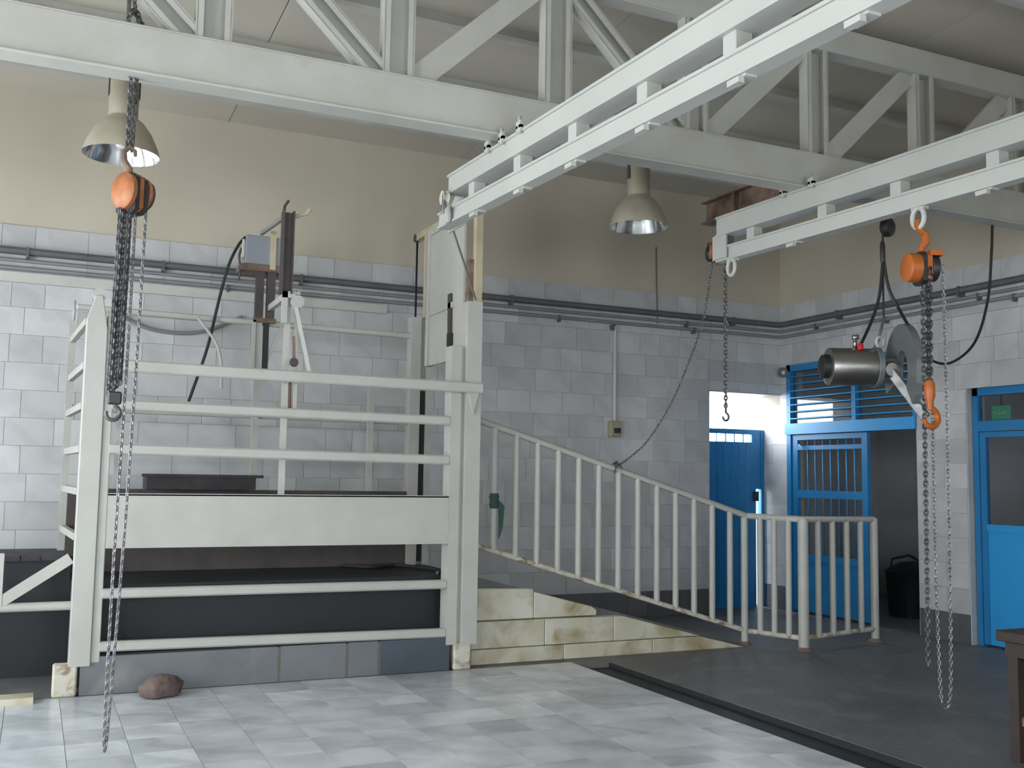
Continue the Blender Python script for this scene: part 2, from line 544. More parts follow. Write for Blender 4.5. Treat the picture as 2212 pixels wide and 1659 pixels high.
for (a, b) in tile_row(XL, D1X0, rng):
    tile_piece('dado_tile', (round(b - a, 3), 0.018, round(z_base, 3)), 'dado', ((a + b) / 2, YB - 0.008, z_base / 2), wall_back)

# ---- right wall with two door openings
D2 = (7.84, 9.87, 2.97)
D3 = (6.05, 7.22, 2.50)
rw = MB()
TH = 0.24
rw.box(XW, XW + TH, YF, D3[0], 0, 5.6)
rw.box(XW, XW + TH, D3[0], D3[1], D3[2], 5.6)
rw.box(XW, XW + TH, D3[1], D2[0], 0, 5.6)
rw.box(XW, XW + TH, D2[0], D2[1], D2[2], 5.6)
rw.box(XW, XW + TH, D2[1], YB + 0.38, 0, 5.6)
wall_right = rw.build('wall_right', 'plaster')
tag(wall_right, 'right wall, beige plaster above grey marble tiles, with two blue doors', 'wall', kind='structure')
far2 = MB()
for r in range(rows + 1):
    z0 = z_base + (r - 1) * COURSE if r else 0.0
    z1 = z0 + COURSE if r else z_base
    spans = [(3.9, YB + 0.375 if z1 <= D1Z + 0.05 else YB)]
    for (d0, d1, dz) in (D2, D3):
        if (z0 + z1) / 2 < dz:
            new = []
            for (a, b) in spans:
                if a < d0: new.append((a, min(b, d0)))
                if b > d1: new.append((max(a, d1), b))
            spans = new
    for (a0, a1) in spans:
        for (a, b) in tile_row(a0, a1, rng):
            if r == 0:
                tile_piece('dado_tile', (0.018, round(b - a, 3), round(z_base, 3)), 'dado', (XW - 0.008, (a + b) / 2, z_base / 2), wall_right)
            else:
                tile_piece('marble_tile', (0.016, round(b - a, 3), COURSE), 'marble', (XW - 0.007 + rng.uniform(-.001, .001), (a + b) / 2, z0 + COURSE / 2), wall_right)
    if r:
        for (a, b) in tile_row(YF, 3.85, rng):
            far2.box(XW - 0.014, XW, a + .002, b - .002, z0 + .002, z1 - .002)
far2.build('marble_tile_field', 'marble', wall_right, kind='stuff')

# ---- left wall and the wall behind the camera, with window openings


def wall_with_windows(name, axis, pos, a0, a1, ztop, wins, label):
    m = MB()
    def bx(u0, u1, z0, z1):
        if u1 - u0 < 0.01 or z1 - z0 < 0.01: return
        if axis == 'x': m.box(pos - 0.24, pos, u0, u1, z0, z1)
        else: m.box(u0, u1, pos - 0.24, pos, z0, z1)
    u = a0
    for (w0, w1, z0, z1) in wins:
        bx(u, w0, 0, ztop); bx(w0, w1, 0, z0); bx(w0, w1, z1, ztop)
        u = w1
    bx(u, a1, 0, ztop)
    o = m.build(name, 'plaster')
    tag(o, label, 'wall', kind='structure')
    return o


wall_with_windows('wall_left', 'x', XL, YF, YB, 5.6, LEFT_WINDOWS, 'left wall of the hall with tall windows')
wall_with_windows('wall_front', 'y', YF, XL, XW, 5.6, FRONT_WINDOWS, 'wall behind the viewer with wide windows')
wn = 0
WIN_LABELS = ['left wall window nearest the viewer', 'middle window of the left wall', 'left wall window nearest the back wall',
              'window behind the viewer nearest the left wall', 'middle window behind the viewer', 'small high window behind the viewer on the right']
for axis, wins in (('x', LEFT_WINDOWS), ('y', FRONT_WINDOWS)):
    for (a, b, z0, z1) in wins:
        wn += 1
        root = empty('window_%d' % wn, (XL - 0.12, (a + b) / 2, z0) if axis == 'x' else ((a + b) / 2, YF - 0.12, z0))
        tag(root, WIN_LABELS[wn - 1], 'window', kind='structure')
        def fr(u0, u1, q0, q1, nm):
            m = MB()
            if axis == 'x': m.box(XL - 0.15, XL - 0.09, u0, u1, q0, q1)
            else: m.box(u0, u1, YF - 0.15, YF - 0.09, q0, q1)
            m.build(nm, 'white', root)
        fr(a, b, z0, z0 + 0.06, 'window_frame'); fr(a, b, z1 - 0.06, z1, 'window_frame')
        fr(a, a + 0.06, z0, z1, 'window_frame'); fr(b - 0.06, b, z0, z1, 'window_frame')
        for k in (1, 2):
            c = a + (b - a) * k / 3
            fr(c - 0.02, c + 0.02, z0, z1, 'glazing_bar')
        fr(a, b, (z0 + z1) / 2 - 0.02, (z0 + z1) / 2 + 0.02, 'glazing_bar')

# ---- ceiling: sloping sheets on purlins
SL = 0.045                                  # rises away from the back wall
def zceil(y): return ZC + SL * (YB - y) if y > 3.2 else ZC + SL * (YB - 3.2)
ceil = empty('ceiling', (2.4, 3.2, ZC))
tag(ceil, 'beige sheet ceiling on white steel purlins', 'ceiling', kind='structure')
PURLINS = [9.2, 8.15, 7.1, 6.05, 5.0, 3.95, 2.9, 1.85, 0.8, -0.25, -1.3, -2.35]
edges_y = [YB + 0.0] + PURLINS + [YF]
for i in range(len(edges_y) - 1):
    y1, y0 = edges_y[i], edges_y[i + 1]
    xs = [XL, -0.9, 1.55, 4.0, 6.4, XW]
    if i >= 7: xs = [XL, XW]
    for k in range(len(xs) - 1):
        m = MB()
        a, b = xs[k] + 0.004, xs[k + 1] - 0.004
        za, zb = zceil(y0), zceil(y1)
        m.add([(a, y0, za), (b, y0, za), (b, y1, zb), (a, y1, zb), (a, y0, za + .03), (b, y0, za + .03), (b, y1, zb + .03), (a, y1, zb + .03)],
              [(0, 3, 2, 1), (4, 5, 6, 7), (0, 1, 5, 4), (1, 2, 6, 5), (2, 3, 7, 6), (3, 0, 4, 7)])
        m.build('ceiling_panel', 'ceiling', ceil)
roof = MB().box(XL - 0.3, XW + 0.4, YF - 0.3, YB + 0.4, 5.45, 5.6)
roof.build('roof_deck', 'dark_void', ceil)
for y in PURLINS:
    z = zceil(y)
    m = MB()
    m.box(XL, XW, y - 0.006, y + 0.006, z - 0.12, z)          # web
    m.box(XL, XW, y - 0.06, y + 0.006, z - 0.13, z - 0.118)    # lower flange
    m.box(XL, XW, y - 0.06, y - 0.05, z - 0.118, z - 0.095)    # lip
    m.build('purlin', 'white', ceil)

# ---- corridor behind the right-hand doors
co = MB()
co.box(10.9, 11.1, 5.0, 11.0, 0, 3.3)
co.box(XW + TH, 11.1, 11.0, 11.2, 0, 3.3)
co.box(XW + TH, 9.50, 4.8, 5.0, 0, 3.3); co.box(10.0, 11.1, 4.8, 5.0, 0, 3.3); co.box(9.50, 10.0, 4.8, 5.0, 0, 2.2); co.box(9.50, 10.0, 4.8, 5.0, 2.6, 3.3)  # end wall with a small unseen opening, added to let light into the corridor
co.box(XW + 0.002, XW + TH, YB + 0.385, 11.2, 0, 3.4)
co.box(XW + TH, 11.1, 4.8, 11.2, 3.2, 3.4)
tag(co.build('wall_corridor', 'dark_void'), 'dim grey corridor walls behind the two blue doors', 'wall', kind='structure')
gr = MB().box(-6, 30, YB + 0.5, 40, -0.2, -0.05)
tag(gr.build('yard_ground', 'ground'), 'yard ground outside the back door', 'ground', kind='structure')
yw = MB().box(4, 16, 14.0, 14.2, -0.05, 1.75)  # added so the door slit meets a surface rather than clipped sky
tag(yw.build('added_yard_wall', 'added_yard_wall'), 'added low blue-grey wall backing the slit of the back door', 'wall', kind='structure')

# ================================================================== DOORS
# door_1: blue steel door in the back wall recess, barred opening on top
d1 = empty('door_1', (7.8, 10.34, 0))
tag(d1, 'blue ribbed steel door with bright barred opening, in back wall corner', 'door', kind='structure')
Y1, Y1b = 10.31, 10.35
L0, L1 = 7.34, 8.20
for nm, b in (('door_frame', (D1X0, L0, 0, 2.19)), ('door_frame', (8.275, 8.335, 0, 2.19))):
    MB().box(b[0], b[1], Y1 - 0.01, Y1b + 0.02, b[2], b[3]).build(nm, 'blue', d1)
MB().box(L0, L1, Y1, Y1b, 0.0, 2.03).build('door_panel', 'blue', d1)
for k in range(7):
    xx = L0 + 0.06 + k * 0.113
    MB().prism([(xx - 0.02, 0), (xx + 0.02, 0), (xx + 0.008, -0.018), (xx - 0.008, -0.018)], 'z', 0.06, 2.0).build('rib', 'blue', d1)
# shift ribs onto the panel face
for o in [o for o in d1.children if o.name.startswith('rib')]:
    o.location.y += Y1
MB().box(L0, 8.275, Y1, Y1b, 2.13, 2.19).build('door_rail', 'blue', d1)
MB().box(L1 - 0.06, L1, Y1, Y1b, 2.03, 2.13).build('door_stile', 'blue', d1)
MB().box(L0, L0 + 0.05, Y1, Y1b, 2.03, 2.13).build('door_stile', 'blue', d1)
for k in range(5):
    xx = L0 + 0.14 + k * 0.135
    MB().tube([(xx, Y1 + 0.02, 2.03), (xx, Y1 + 0.02, 2.13)], 0.007, 6).build('bar', 'blue', d1)
MB().box(L1, 8.275, Y1, Y1b, 1.45, 2.13).build('door_post', 'blue', d1)
MB().box(L1 - 0.05, L1 + 0.02, Y1 - 0.03, Y1, 1.30, 1.42).build('latch', 'black_steel', d1)

# door_2: wide blue double door frame in right wall, transom with louvre bars, one barred leaf
d2 = empty('door_2', (XW, 8.85, 0))
tag(d2, 'blue double door frame with barred transom and one barred leaf', 'door', kind='structure')
def d2box(nm, y0, y1, z0, z1, x0=XW - 0.02, x1=XW + 0.06, mat='blue', parent=None):
    return MB().box(x0, x1, y0, y1, z0, z1).build(nm, mat, parent or d2)
d2box('jamb', D2[1] - 0.07, D2[1], 0, D2[2])
d2box('jamb', D2[0], D2[0] + 0.05, 2.13, D2[2])
d2box('head', D2[0], D2[1], D2[2] - 0.08, D2[2])
d2box('transom_rail', D2[0], D2[1], 2.12, 2.25, XW - 0.05, XW + 0.06, 'blue_bright')  # lighter blue puts the glare on this rail into its colour
d2box('mullion', 8.71, 8.77, 2.25, D2[2] - 0.08)
MB().box(XW + 0.035, XW + 0.041, D2[0] + 0.05, 8.71, 2.25, D2[2] - 0.08).build('pane', 'glass', d2)
MB().box(XW + 0.035, XW + 0.041, 8.77, D2[1] - 0.07, 2.25, D2[2] - 0.08).build('pane', 'glass', d2)
for k in range(7):
    z = 2.31 + k * 0.085
    MB().tube([(XW - 0.015, D2[0] + 0.03, z), (XW - 0.015, D2[1] - 0.02, z)], 0.009, 6).build('louvre_bar', 'blue_bright', d2)  # same lighter blue, glare put into the bars' colour
LY0, LY1 = 8.56, 9.79
leaf = empty('door_leaf', (XW + 0.02, LY1, 0)); leaf.parent = d2
leaf.location = Vector((XW + 0.02, LY1, 0)) - ORIGIN[d2.name]
ORIGIN[leaf.name] = Vector((XW + 0.02, LY1, 0))
def lf(nm, y0, y1, z0, z1, x0=XW + 0.0, x1=XW + 0.045):
    return MB().box(x0, x1, y0, y1, z0, z1).build(nm, 'blue', leaf)
lf('stile', LY1 - 0.09, LY1, 0.03, 2.11); lf('stile', LY0, LY0 + 0.085, 0.03, 2.11)
for (z0, z1) in ((2.05, 2.11), (1.93, 1.98), (1.36, 1.45), (0.62, 0.70), (0.03, 0.10)):
    lf('rail', LY0 + 0.085, LY1 - 0.09, z0, z1)
lf('kick_panel', LY0 + 0.085, LY1 - 0.09, 0.10, 0.62, XW + 0.015, XW + 0.03)
for k in range(7):
    yy = LY0 + 0.21 + k * 0.128
    MB().tube([(XW + 0.02, yy, 0.70), (XW + 0.02, yy, 2.06)], 0.010, 6).build('bar', 'blue', leaf)
MB().tube([(XW - 0.03, 9.64, 1.99), (XW - 0.05, 9.60, 1.98), (XW - 0.04, 9.54, 1.94)], 0.012, 6).build('door_handle', 'blue_bright', leaf)

# door_3: blue half-glazed door further right
d3 = empty('door_3', (XW + 0.08, 6.6, 0))
tag(d3, 'bright blue half-glazed door with glazed transom on right wall', 'door', kind='structure')
X3 = XW + 0.05
def d3box(nm, y0, y1, z0, z1, x0=X3, x1=X3 + 0.07, mat='blue', parent=None):
    return MB().box(x0, x1, y0, y1, z0, z1).build(nm, mat, parent or d3)
d3box('jamb', D3[1] - 0.09, D3[1] - 0.03, 0, D3[2]); d3box('jamb', D3[0], D3[0] + 0.07, 0, D3[2])
d3box('head', D3[0], D3[1] - 0.03, D3[2] - 0.08, D3[2])
d3box('transom_rail', D3[0] + 0.07, D3[1] - 0.09, 2.07, 2.17)
d3box('transom_pane', D3[0] + 0.07, D3[1] - 0.09, 2.17, D3[2] - 0.08, X3 + 0.03, X3 + 0.036, 'glass_grey')
d3box('stile', D3[1] - 0.16, D3[1] - 0.095, 0.02, 2.06, X3 + 0.01, X3 + 0.06); d3box('stile', D3[0] + 0.08, D3[0] + 0.15, 0.02, 2.06, X3 + 0.01, X3 + 0.06)
d3box('top_rail', D3[0] + 0.15, D3[1] - 0.16, 2.01, 2.06, X3 + 0.01, X3 + 0.06)
d3box('lock_rail', D3[0] + 0.15, D3[1] - 0.16, 1.10, 1.17, X3 + 0.005, X3 + 0.06, 'blue_bright')
d3box('pane', D3[0] + 0.15, D3[1] - 0.16, 1.17, 2.01, X3 + 0.03, X3 + 0.036, 'glass_grey')
d3box('kick_panel', D3[0] + 0.15, D3[1] - 0.16, 0.02, 1.10, X3 + 0.02, X3 + 0.05, 'blue_bright')
MB().box(X3 - 0.02, X3 + 0.01, D3[0] + 0.09, D3[0] + 0.14, 0.98, 1.2).build('lock_plate', 'stainless', d3)

# exit sign hanging behind the transom glass of door_3
es = empty('exit_sign', (X3 + 0.16, 6.98, 2.20))
tag(es, 'small green exit sign behind the glazed transom of the right door', 'sign')
MB().box(X3 + 0.10, X3 + 0.13, 6.86, 7.05, 2.19, 2.32).build('sign_plate', 'green', es)
lx = X3 + 0.098
MB().tube(curve_pts([(lx, 7.025, 2.265), (lx, 7.01, 2.245), (lx, 6.985, 2.25), (lx, 6.97, 2.235), (lx, 6.95, 2.25), (lx, 6.935, 2.235), (lx, 6.915, 2.255), (lx, 6.90, 2.24), (lx, 6.885, 2.262)], 5), 0.006, 6).build('lettering', 'sign_white', es)
MB().tube([(lx, 6.965, 2.275), (lx, 6.95, 2.277)], 0.006, 6).build('lettering', 'sign_white', es)
MB().tube([(X3 + 0.115, 6.95, 2.32), (X3 + 0.115, 6.95, 2.49)], 0.006, 6).build('hanger', 'black_steel', es)

for (nm, b) in (('trim_2', (XW - 0.01, XW + TH, D3[1] - 0.012, D3[1], 0, D3[2])), ('trim_3', (XW - 0.01, XW + TH, D2[0] - 0.0, D2[0] + 0.012, 0, 2.12)), ('trim_4', (D1X0, D1X0 + 0.012, YB - 0.015, YB + 0.30, 0, D1Z)), ('trim_5', (D1X0, XW - 0.02, YB - 0.015, YB + 0.37, D1Z - 0.012, D1Z))):
    tag(MB().box(*b).build(nm, 'marble'), {'trim_2': 'grey marble lining beside the right-hand blue door', 'trim_3': 'grey marble lining at the open side of the double door', 'trim_4': 'grey marble lining left of the back door', 'trim_5': 'grey marble lining over the back door'}[nm], 'trim', kind='structure')

# ================================================================== ROOF TRUSS
YT = 5.80
ZB0, ZB1 = 3.70, 3.98          # bottom chord
ZT0, ZT1 = 4.79, 4.99          # top chord
tr = empty('roof_truss', (2.4, YT, ZB0))
tag(tr, 'white steel roof truss spanning the hall, with channel verticals and diagonals', 'truss')


def channel_chord(name, z0, z1, flip):
    m = MB()
    d = 0.07
    m.box(XL, XW, YT - d, YT - d + 0.012, z0 + 0.012, z1 - 0.012)      # front web
    m.box(XL, XW, YT - d, YT + d, z0, z0 + 0.012)                  # bottom flange
    m.box(XL, XW, YT - d, YT - 0.03, z1 - 0.012, z1)               # top flange, front channel
    m.box(XL, XW, YT + d - 0.012, YT + d, z0 + 0.012, z1 - 0.012)
    m.box(XL, XW, YT + 0.03, YT + d, z1 - 0.012, z1)
    if not flip:
        m.box(XL, XW, YT - d - 0.03, YT - d, z0 - 0.004, z0 + 0.012)
    return m.build(name, 'white', tr, bevel=0.004)


channel_chord('bottom_chord', ZB0, ZB1, False)
channel_chord('top_chord', ZT0, ZT1, True)
PX = [0.79 + 1.094 * k for k in range(-3, 7)]


def channel_bar(name, p, q, w, depth, shade=1):
    """C-section member in the truss plane: a web facing the viewer with two lips."""
    m = MB()
    p, q = Vector(p), Vector(q)
    d = (q - p).normalized()
    s = Vector((d.z, 0, -d.x))
    yv = Vector((0, 1, 0))
    m.bar(p + yv * (depth / 2 - 0.006), q + yv * (depth / 2 - 0.006), 0.012, w - 0.002, s)      # web at the back
    for k in (-1, 1):
        off = s * (k * (w / 2 - 0.006))
        m.bar(p + off, q + off, depth, 0.012, s)
        off2 = s * (k * (w / 2 - 0.024)) - yv * (depth / 2 - 0.005)
        m.bar(p + off2, q + off2, 0.010, 0.036, s)
    return m.build(name, 'white', tr)


for xx in PX:
    channel_bar('vertical', (xx, YT - 0.01, ZB1 - 0.03), (xx, YT - 0.01, ZT0 + 0.03), 0.20, 0.09)
# diagonals: direction per panel as in the photograph
dirs = {-3: 1, -2: 1, -1: 1, 0: 1, 1: -1, 2: 1, 3: -1, 4: -1, 5: -1}
for k in range(-3, 6):
    xa, xb = 0.79 + 1.094 * k + 0.12, 0.79 + 1.094 * (k + 1) - 0.12
    if dirs[k] == 1: p, q = (xa, YT, ZT0), (xb, YT, ZB1)
    else: p, q = (xa, YT, ZB1), (xb, YT, ZT0)
    if dirs[k] == 1:
        channel_bar('diagonal', p, q, 0.15, 0.08)
    else:
        m = MB().bar(p, q, 0.02, 0.15, (0, 0, 1))
        m.bar((p[0], YT + 0.03, p[2] + 0.07), (q[0], YT + 0.03, q[2] + 0.07), 0.06, 0.012, (0, 0, 1))
        m.build('diagonal', 'white', tr)

# second truss nearer the door side of the hall is hidden above the picture; the far one over the viewer:
tr2 = empty('roof_truss', (2.4, -0.4, ZB0))
tag(tr2, 'white steel roof truss over the viewer', 'truss')
def copy_part(o, parent):
    c = o.copy(); COL.objects.link(c); c.parent = parent
    return c
for ch in list(tr.children):
    copy_part(ch, tr2)

# ================================================================== OVERHEAD MONORAILS


def overhead_rail(xr, y_end, y_near, ztop_end, slope, spacers, lugs, clips, label, end_style, hu, gp, hl):
    root = empty('overhead_rail', (xr, y_end, ztop_end - 0.36))
    tag(root, label, 'rail', 'twin-beam overhead rails')
    def zt(y): return ztop_end - slope * (y_end - y)
    def beam(nm, dz0, dz1, ya, yb, w):
        m = MB()
        # I-like section: web plus flanges so the edge catches light
        for (z0, z1, hw) in ((dz0, dz0 + 0.016, w / 2), (dz0 + 0.016, dz1 - 0.016, w / 2 - 0.014), (dz1 - 0.016, dz1, w / 2)):
            vs = []
            for y in (ya, yb):
                zz = zt(y)
                vs += [(xr - hw, y, zz + z0), (xr + hw, y, zz + z0), (xr + hw, y, zz + z1), (xr - hw, y, zz + z1)]
            m.add(vs, [(0, 1, 2, 3), (7, 6, 5, 4), (0, 4, 5, 1), (1, 5, 6, 2), (2, 6, 7, 3), (3, 7, 4, 0)])
        return m.build(nm, 'rail_white', root)
    beam('upper_beam', -hu, 0.0, y_end - end_style, y_near, 0.14)
    H = hu + gp + hl
    beam('lower_beam', -H, -hu - gp, y_end, y_near, 0.09)
    for y in spacers:
        z = zt(y)
        MB().box(xr - 0.045, xr + 0.045, y - 0.045, y + 0.045, z - hu - gp - 0.003, z - hu + 0.003).build('spacer', 'rail_white', root, bevel=0.004)
    for y in lugs:
        z = zt(y)
        m = MB()
        m.box(xr - 0.09, xr - 0.07, y - 0.03, y + 0.03, z - 0.02, z + 0.045)
        m.box(xr - 0.09, xr + 0.09, y - 0.03, y + 0.03, z, z + 0.018)
        m.tube([(xr - 0.08, y, z - 0.03), (xr - 0.08, y, z + 0.075)], 0.012, 6)
        m.build('hanger_clamp', 'white', root)
    for y in clips:
        z = zt(y) - H
        m = MB()
        m.box(xr - 0.03, xr + 0.03, y - 0.06, y + 0.06, z - 0.012, z)
        m.box(xr - 0.05, xr - 0.02, y - 0.04, y + 0.04, z - 0.035, z - 0.010)
        m.build('clip', 'rail_white', root)
    return root, zt


rail1, zt1 = overhead_rail(2.62, 6.86, -3.4, 3.685, 0.030, [6.23, 5.51, 4.80, 4.09, 3.40, 2.68, 1.95, 1.2],
                           [5.88, 5.66, 5.40], [6.2, 5.5, 4.83, 4.1, 3.37, 2.68, 1.9],
                           'upper-left overhead twin-beam rail ending above the stunning box', 0.24, 0.14, 0.085, 0.115)
rail2, zt2 = overhead_rail(5.065, 6.82, -3.4, 3.715, 0.016, [6.37, 5.56, 4.87, 4.12, 3.4, 2.6, 1.8],
                           [5.93, 5.62], [5.9, 4.2, 3.3, 2.4],
                           'right-hand overhead twin-beam rail carrying the orange chain hoist', 0.03, 0.165, 0.085, 0.12)
# rail 1 end: rounded end plates and pulley
m = MB()
pl = [(6.60, 3.335), (6.60, 3.53), (6.66, 3.60), (6.76, 3.585), (6.85, 3.53), (6.89, 3.46), (6.90, 3.335)]
m.prism(pl, 'x', 2.675, 2.69)
m.build('end_plate', 'white', rail1)
MB().box(2.545, 2.56, 6.57, 6.63, 3.33, 3.56).build('end_plate', 'rail_white', rail1)
MB().lathe([(0.0, -0.02), (0.05, -0.02), (0.036, -0.006), (0.036, 0.006), (0.05, 0.02), (0.0, 0.02)], (2.52, 6.58, 3.50), (1, 0, 0), 16).build('pulley', 'white_worn', rail1)
MB().tube([(2.51, 6.56, 3.53), (2.50, 6.55, 3.44), (2.50, 6.56, 3.38)], 0.012, 6).build('shackle', 'chain', rail1)
# rail 2 end: cross plate, stop block and ring
MB().box(5.02, 5.11, 6.69, 6.80, 3.45, 3.57).build('end_stop', 'cast_grey', rail2)
MB().box(5.005, 5.02, 6.66, 6.84, 3.36, 3.56).build('end_plate', 'rail_white', rail2)


def ring(m, c, r, wire, ax='y', zs=1.3):
    pts = []
    for k in range(20):
        a = 2 * math.pi * k / 20
        if ax == 'y': pts.append((c[0] + r * math.cos(a), c[1], c[2] + zs * r * math.sin(a)))
        else: pts.append((c[0], c[1] + r * math.cos(a), c[2] + zs * r * math.sin(a)))
    return m.tube(pts, wire, 8, closed=True)


for y in (6.62, 4.69):
    z = zt2(y) - 0.37
    m = ring(MB(), (5.03, y, z - 0.072), 0.048, 0.016, 'x', 1.35)
    m.box(5.02, 5.07, y - 0.05, y + 0.05, z - 0.02, z + 0.002)
    m.build('lifting_eye', 'rail_white', rail2)

# ================================================================== HIGH-BAY LAMPS


def lamp(x, y, label):
    root = empty('bell_lamp', (x, y, 3.63))
    tag(root, label, 'lamp', 'bell-shaped industrial lamps')
    zr = 3.63
    out = [(0.243, 0.0), (0.240, 0.02), (0.222, 0.075), (0.185, 0.155), (0.135, 0.222), (0.098, 0.252), (0.092, 0.265)]
    MB().lathe(out, (x, y, zr), n=36).build('shade', 'lamp_out', root)
    inn = [(0.243, 0.0), (0.236, 0.012), (0.214, 0.072), (0.176, 0.150), (0.128, 0.213), (0.09, 0.24), (0.0, 0.245)]
    MB().lathe(inn, (x, y, zr), n=36).build('reflector', 'lamp_in', root)
    MB().lathe([(0.0, 0.0), (0.03, 0.006), (0.05, 0.035), (0.052, 0.07), (0.035, 0.12), (0.022, 0.16), (0.022, 0.24)], (x, y, zr + 0.05), n=18).build('bulb', 'bulb', root)
    MB().lathe([(0.0, 0.262), (0.094, 0.262), (0.094, 0.50), (0.086, 0.515), (0.0, 0.515)], (x, y, zr), n=24).build('gear_housing', 'lamp_out', root)
    m = MB()
    m.box(x - 0.1, x - 0.088, y - 0.02, y + 0.02, zr + 0.40, zr + 0.55); m.box(x + 0.088, x + 0.1, y - 0.02, y + 0.02, zr + 0.40, zr + 0.55)
    m.box(x - 0.1, x + 0.1, y - 0.02, y + 0.02, zr + 0.54, zr + 0.552)
    m.build('bracket', 'brown', root)
    MB().tube([(x, y, zr + 0.55), (x, y, zceil(7.1) - 0.12)], 0.014, 8).build('hanging_rod', 'chain', root)
    return root


lamp(0.415, 7.08, 'dusty bell-shaped lamp behind the left orange chain hoist')
lamp(4.435, 7.08, 'dusty bell-shaped lamp on bare wall between the two overhead rails')

# ================================================================== CHAIN HOISTS


def hook_pts(c, r, flip=1, tail=0.1):
    """C-shaped hook opening sideways in the X-Z plane, shank on top."""
    pts = [(c[0], c[1], c[2] + r + tail), (c[0], c[1], c[2] + r * 1.05)]
    for k in range(1, 13):
        a = math.radians(80 - k * 24)
        pts.append((c[0] + flip * r * math.cos(a), c[1], c[2] + r * math.sin(a)))
    return pts


# hoist 1: worn orange, hanging from the truss chord
H1X, H1Y = 0.385, YT
h1 = empty('chain_hoist', (H1X, H1Y, 3.0))
tag(h1, 'worn orange chain hoist hanging from the truss at far left', 'chain hoist', 'hand chain hoists')
m = MB()
m.links([(H1X - 0.02, H1Y, 3.98), (H1X - 0.015, H1Y, 3.29)], 0.032, 0.0055, 0.032)
m.links([(H1X + 0.018, H1Y + 0.01, 3.98), (H1X + 0.008, H1Y, 3.29)], 0.032, 0.0055, 0.032)
lp = [(H1X - 0.05, H1Y - 0.06, 4.0), (H1X - 0.03, H1Y - 0.05, 4.05), (H1X, H1Y, 4.07), (H1X + 0.03, H1Y + 0.04, 4.03), (H1X + 0.02, H1Y, 3.985)]
m.links(lp, 0.032, 0.0055, 0.032)
m.links([(H1X + 0.01, H1Y - 0.05, 4.0), (H1X - 0.01, H1Y, 4.06), (H1X - 0.02, H1Y, 4.16)], 0.032, 0.0055, 0.032)
m.build('sling_chain', 'chain_dark', h1, kind='stuff')
hk = hook_pts((H1X, H1Y, 3.265), 0.035, 1, 0.0)[1:]
MB().tube([(H1X, H1Y, 3.10), (H1X - 0.005, H1Y, 3.19), (H1X - 0.03, H1Y, 3.23), (H1X - 0.032, H1Y, 3.28), (H1X - 0.005, H1Y, 3.31), (H1X + 0.025, H1Y, 3.29), (H1X + 0.028, H1Y, 3.26)], [0.024, 0.022, 0.018, 0.015, 0.014, 0.012, 0.009], 8).build('top_hook', 'rust', h1)
# body: side plates + covers, axis along X, turned a little
def axis_cyl(m, c, ax, prof, n=24):
    m.lathe(prof, c, ax, n)
AX = Vector((0.86, 0.51, 0)).normalized()
bc = Vector((H1X + 0.0, H1Y, 3.06))
MB().lathe([(0.0, -0.062), (0.045, -0.062), (0.085, -0.05), (0.102, -0.035), (0.102, -0.012), (0.0, -0.012)], bc, AX, 24).build('gear_cover', 'orange_worn', h1)
def plate(m, c, ax, h0, h1, w, z0, z1):
    """rounded plate perpendicular to ax"""
    ax = Vector(ax); s = Vector((-ax.y, ax.x, 0))
    poly = [(-w, z0 + 0.02), (-w * 0.6, z0), (w * 0.6, z0), (w, z0 + 0.02), (w, z1 - 0.03), (w * 0.5, z1), (-w * 0.5, z1), (-w, z1 - 0.03)]
    n = len(poly)
    vs = [Vector(c) + ax * h0 + s * u + Vector((0, 0, v)) for u, v in poly] + [Vector(c) + ax * h1 + s * u + Vector((0, 0, v)) for u, v in poly]
    m.add(vs, [tuple(range(n)), tuple(range(2 * n - 1, n - 1, -1))] + [(i, i + n, (i + 1) % n + n, (i + 1) % n) for i in range(n)])
m = MB(); plate(m, bc, AX, -0.012, 0.014, 0.085, -0.125, 0.10); m.build('side_plate', 'black_steel', h1)
m = MB(); plate(m, bc, AX, 0.014, 0.046, 0.075, -0.11, 0.098); m.build('body', 'orange_worn', h1)
m = MB(); plate(m, bc, AX, 0.046, 0.064, 0.085, -0.125, 0.09); m.build('side_plate', 'black_steel', h1)
MB().lathe([(0.0, 0.058), (0.082, 0.058), (0.086, 0.075), (0.082, 0.115), (0.0, 0.118)], bc, AX, 20).build('hand_wheel_cover', 'brown', h1)
MB().lathe([(0.089, 0.075), (0.093, 0.078), (0.093, 0.092), (0.089, 0.095)], bc, AX, 20).build('cover_band', 'orange_worn', h1)
m = MB()
for i, (dx, dy) in enumerate(((-0.036, 0.0), (-0.022, 0.014), (-0.009, 0.0), (0.004, 0.014), (0.017, 0.0), (-0.028, -0.014), (0.008, -0.014))):
    m.links([(H1X + dx, H1Y + dy, 2.97), (H1X + dx * 1.15 - 0.01, H1Y + dy, 1.95 + 0.015 * i)], 0.028, 0.0052, 0.028)
m.build('load_chain', 'chain_dark', h1, kind='stuff')
MB().box(H1X - 0.05, H1X + 0.02, H1Y - 0.02, H1Y + 0.02, 1.90, 1.97).build('hook_block', 'black_steel', h1, bevel=0.008)
MB().tube([(H1X - 0.015, H1Y, 1.91)] + [(H1X - 0.02 + 0.035 * math.cos(math.radians(a)), H1Y, 1.855 + 0.038 * math.sin(math.radians(a))) for a in range(70, -200, -24)], 0.011, 8).build('bottom_hook', 'chain_dark', h1)
hx = bc + AX * 0.085
